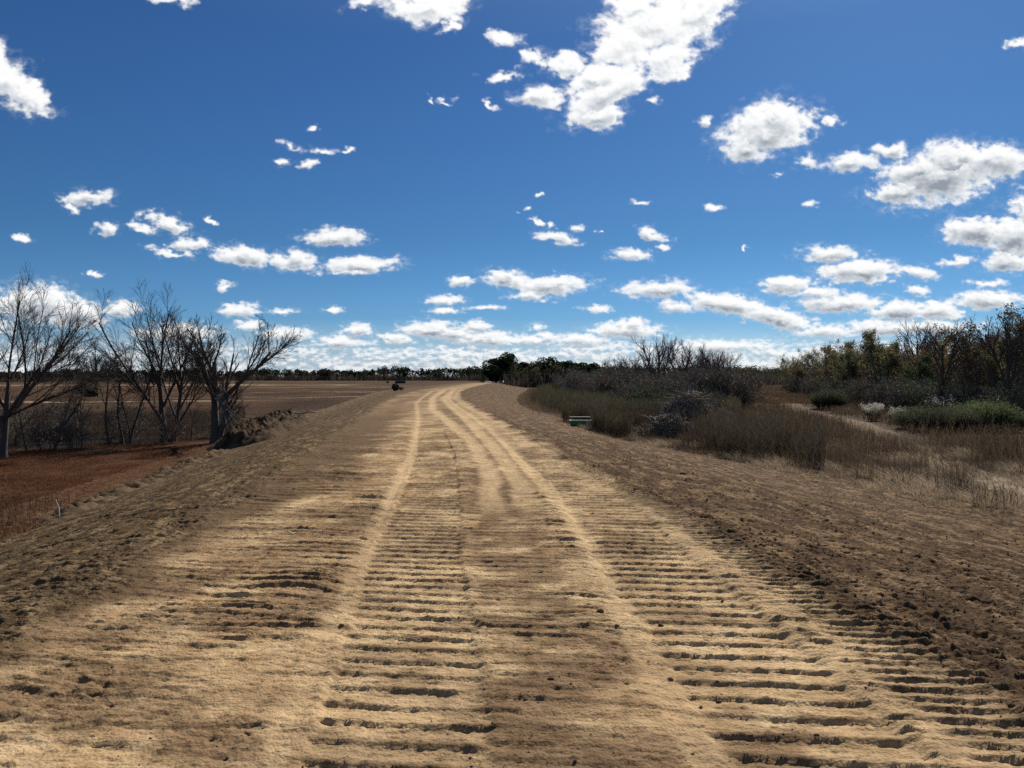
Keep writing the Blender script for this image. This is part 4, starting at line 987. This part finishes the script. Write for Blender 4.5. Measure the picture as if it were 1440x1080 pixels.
# clods lying about on the graded dirt
def clod(x, y, r, seed, label, col=(.17, .112, .066), group=None):
    r *= .5
    g = Geo(); blob(g, (0, 0, 0), r, seed, col, 3, (1.2, .9, .75), .5, 1.5)
    Xa, Ya = np.array([[float(x)]]), np.array([[float(y)]]); z = ground_z(x, y)+float(road_fields(Xa, Ya)[0][0, 0])
    return tag(g.obj('dirt_clod', M_CLOD, None, True, (x, y, z+r*.12)), label, 'clod', group)
def atr(px, py): return at(px, py, 0)
for i, (px, py, r, lab) in enumerate(((845, 866, .040, 'blocky brown dirt clod right of the middle lane, largest on the crest'), (868, 885, .026, 'small crumbly clod just below the blocky one'), (880, 887, .016, 'tiny clod at the right of the small crumbly pair'), (930, 880, .034, 'dark flat clod at the left end of a track print'),
        (913, 932, .018, 'tiny round clod on the smooth strip'), (943, 958, .030, 'flat dark clod where the smooth strip meets the right track'), (882, 966, .030, 'dark crumbled clod near the lower middle of the lane'), (775, 958, .030, 'long low clod in the lower middle lane'), (480, 884, .032, 'dark cracked clod beside the left track'), (347, 1038, .026, 'dark clod near the bottom left of the road'), (1150, 1037, .020, 'small dark clod in the right track near the bottom'), (1425, 997, .030, 'dark round clod near the right edge'), (1012, 985, .026, 'dark clod in the right track'), (1192, 805, .055, 'dark clod on the brown slope at right'), (960, 681, .10, 'round clod at the top edge of the right slope'), (6, 776, .075, 'dark clod beside the red grass at the left edge'))):
    x, y = at(px, py, {13: -.25, 14: -.35, 15: -1.05}.get(i, 0)); clod(x, y, r, 700+i, lab)
# crumbs too many to count
rg = np.random.default_rng(90); import bmesh
IV = np.array([[1, 0, 0], [-1, 0, 0], [0, 1, 0], [0, -1, 0], [0, 0, 1], [0, 0, -1]], float); IF = np.array([[0, 2, 4], [2, 1, 4], [1, 3, 4], [3, 0, 4], [2, 0, 5], [1, 2, 5], [3, 1, 5], [0, 3, 5]])
n = 90000; Y = 2.6+24*rg.random(n)**1.6; U = rg.uniform(-9, 11.5, n); onc = (U > -2.7) & (U < 2.9); X = cl(Y)+U; st0 = fbm(X*.9+30, Y*1.1, 4, 84, .6)+.5*fbm(X*4, Y*6, 2, 201); kp = rg.random(n) < np.where(onc, .04+.55*sst(0, .5, st0), .25+.75*sst(-.2, .4, st0)); Y, U = Y[kp], U[kp]; n = len(Y)
X = cl(Y)+U; z, _ = road_fields(X[None], Y[None]); z = z[0]+land(X, Y); r = np.exp(rg.normal(-5.35, .5, n))*np.where((U > -2.7) & (U < 2.9), .75, 1.35)
V = (IV[None]*(1+rg.uniform(-.35, .35, (n, len(IV), 1)))*r[:, None, None]*[1.2, .9, .8]+np.stack([X, Y, z+r*.05], 1)[:, None]).reshape(-1, 3)
F = (IF[None]+(np.arange(n)*len(IV))[:, None, None]).reshape(-1, 3)
o = mesh_obj('soil_crumbs', V, F, M_CLOD, np.repeat(jit((.24, .16, .095), n, .35, rg), len(IV), 0)); tag(o, 'loose crumbs of soil scattered over the graded dirt', 'soil', None, 'stuff')
n = 2600; Y = 2.6+16*rg.random(n)**1.6; U = rg.uniform(-8, 10, n); X = cl(Y)+U; z, _ = road_fields(X[None], Y[None]); z = z[0]+land(X, Y)
g = Geo(); a = rg.uniform(0, 6.28, n); blades(g, np.stack([X, Y, z+.004], 1), np.stack([np.cos(a), np.sin(a), rg.uniform(.0, .5, n)], 1), rg.uniform(.03, .10, n), .0035, jit((.30, .22, .13), n), jit((.42, .33, .2), n), .3, rg)
tag(g.obj('straw_bits', M_GRASS), 'bits of dry straw and root lying on the graded dirt', 'straw', None, 'stuff')
# ------------------------------------------------------------------ sky, sun, camera
def build_sky():
    a, b, X, Y, al, lu = cloud_fields(1.3)
    nr, nc = X.shape
    F = grid_faces(nr, nc)
    keep = (al.ravel()[F] > .015).any(1); F = F[keep]
    used, inv = np.unique(F.ravel(), return_inverse=True)
    d = np.stack([(X.ravel()[used]-720)/1080, np.ones(len(used)), (530-Y.ravel()[used])/1080], 1)
    V = unit(d)*9000
    m, nt, out = new_mat('cloud'); L = nt.links.new
    A = N_(nt, 'ShaderNodeAttribute', attribute_name='cloud_cover'); B = N_(nt, 'ShaderNodeAttribute', attribute_name='cloud_light')
    em = N_(nt, 'ShaderNodeEmission'); tr = N_(nt, 'ShaderNodeBsdfTransparent'); mx = N_(nt, 'ShaderNodeMixShader')
    ramp = N_(nt, 'ShaderNodeValToRGB'); cr = ramp.color_ramp
    cr.elements[0].position = 0.0; cr.elements[0].color = (.20, .24, .31, 1)
    cr.elements[1].position = 1.0; cr.elements[1].color = (1.0, 1.0, 1.0, 1)
    for p, c in ((.45, (.30, .34, .40, 1)), (.72, (.62, .66, .70, 1)), (.9, (.90, .92, .93, 1))):
        e = cr.elements.new(p); e.color = c
    L(B.outputs['Fac'], ramp.inputs[0]); L(ramp.outputs[0], em.inputs['Color']); em.inputs['Strength'].default_value = 1.0
    L(A.outputs['Fac'], mx.inputs[0]); L(tr.outputs[0], mx.inputs[1]); L(em.outputs[0], mx.inputs[2]); L(mx.outputs[0], out.inputs[0])
    try: m.cycles.emission_sampling = 'NONE'
    except Exception: pass
    o = mesh_obj('sky', V, inv.reshape(-1, 4), m, extra={'cloud_cover': al.ravel()[used], 'cloud_light': lu.ravel()[used]/1.08}, smooth=True)
    tag(o, kind='structure')
build_sky()

w = D.worlds.new('World'); bpy.context.scene.world = w; w.use_nodes = True
nt = w.node_tree; nt.nodes.clear(); L = nt.links.new
st = nt.nodes.new('ShaderNodeTexSky'); st.sky_type = 'NISHITA'; st.sun_disc = False
st.sun_elevation = SUN_EL; st.sun_rotation = SUN_AZ; st.altitude = 0; st.air_density = 1.0; st.dust_density = .25; st.ozone_density = 3.0
tc = nt.nodes.new('ShaderNodeTexCoord'); sp = nt.nodes.new('ShaderNodeSeparateXYZ'); L(tc.outputs['Generated'], sp.inputs[0])
rp = nt.nodes.new('ShaderNodeValToRGB'); L(sp.outputs['Z'], rp.inputs[0]); cr = rp.color_ramp
cr.elements[0].position = 0; cr.elements[0].color = (.46, .68, 1.15, 1)
cr.elements[1].position = 1; cr.elements[1].color = (1.2, .90, .62, 1)
for p, c in ((.06, (.30, .56, .90)), (.17, (.235, .47, .71)), (.4, (.235, .45, .72)), (.47, (.36, .55, .76)), (.62, (1.15, .88, .64))):  # warm bright overhead stops, out of view, added to lift the shade below
    e = cr.elements.new(p); e.color = (*c, 1)
hs = nt.nodes.new('ShaderNodeVectorMath'); hs.operation = 'MULTIPLY'; L(rp.outputs[0], hs.inputs[1])
bg = nt.nodes.new('ShaderNodeBackground'); bg.inputs['Strength'].default_value = .085
wo = nt.nodes.new('ShaderNodeOutputWorld')
L(st.outputs[0], hs.inputs[0]); L(hs.outputs[0], bg.inputs[0]); L(bg.outputs[0], wo.inputs[0])

from mathutils import Vector
sl = D.lights.new('sun', 'SUN'); sl.energy = 5.0; sl.angle = R(.53); sl.color = (1, .94, .84)
so = D.objects.new('sun', sl); C.objects.link(so)
sd = Vector((math.sin(SUN_AZ)*math.cos(SUN_EL), math.cos(SUN_AZ)*math.cos(SUN_EL), math.sin(SUN_EL)))
so.rotation_euler = (-sd).to_track_quat('-Z', 'Y').to_euler(); so.location = (20, 40, 40)

cam = D.cameras.new('camera'); co = D.objects.new('camera', cam); C.objects.link(co)
cam.sensor_width = 36; cam.lens = 27; cam.clip_start = .1; cam.clip_end = 30000
co.location = (0, 0, 1.7); co.rotation_euler = (R(90-.53), 0, 0)
sc = bpy.context.scene; sc.camera = co
sc.view_settings.view_transform = 'Standard'; sc.view_settings.look = 'None'; sc.view_settings.exposure = 0; sc.view_settings.gamma = 1
sc.cycles.transparent_max_bounces = 12; sc.cycles.max_bounces = 5; sc.cycles.diffuse_bounces = 3
sc.cycles.use_denoising = False
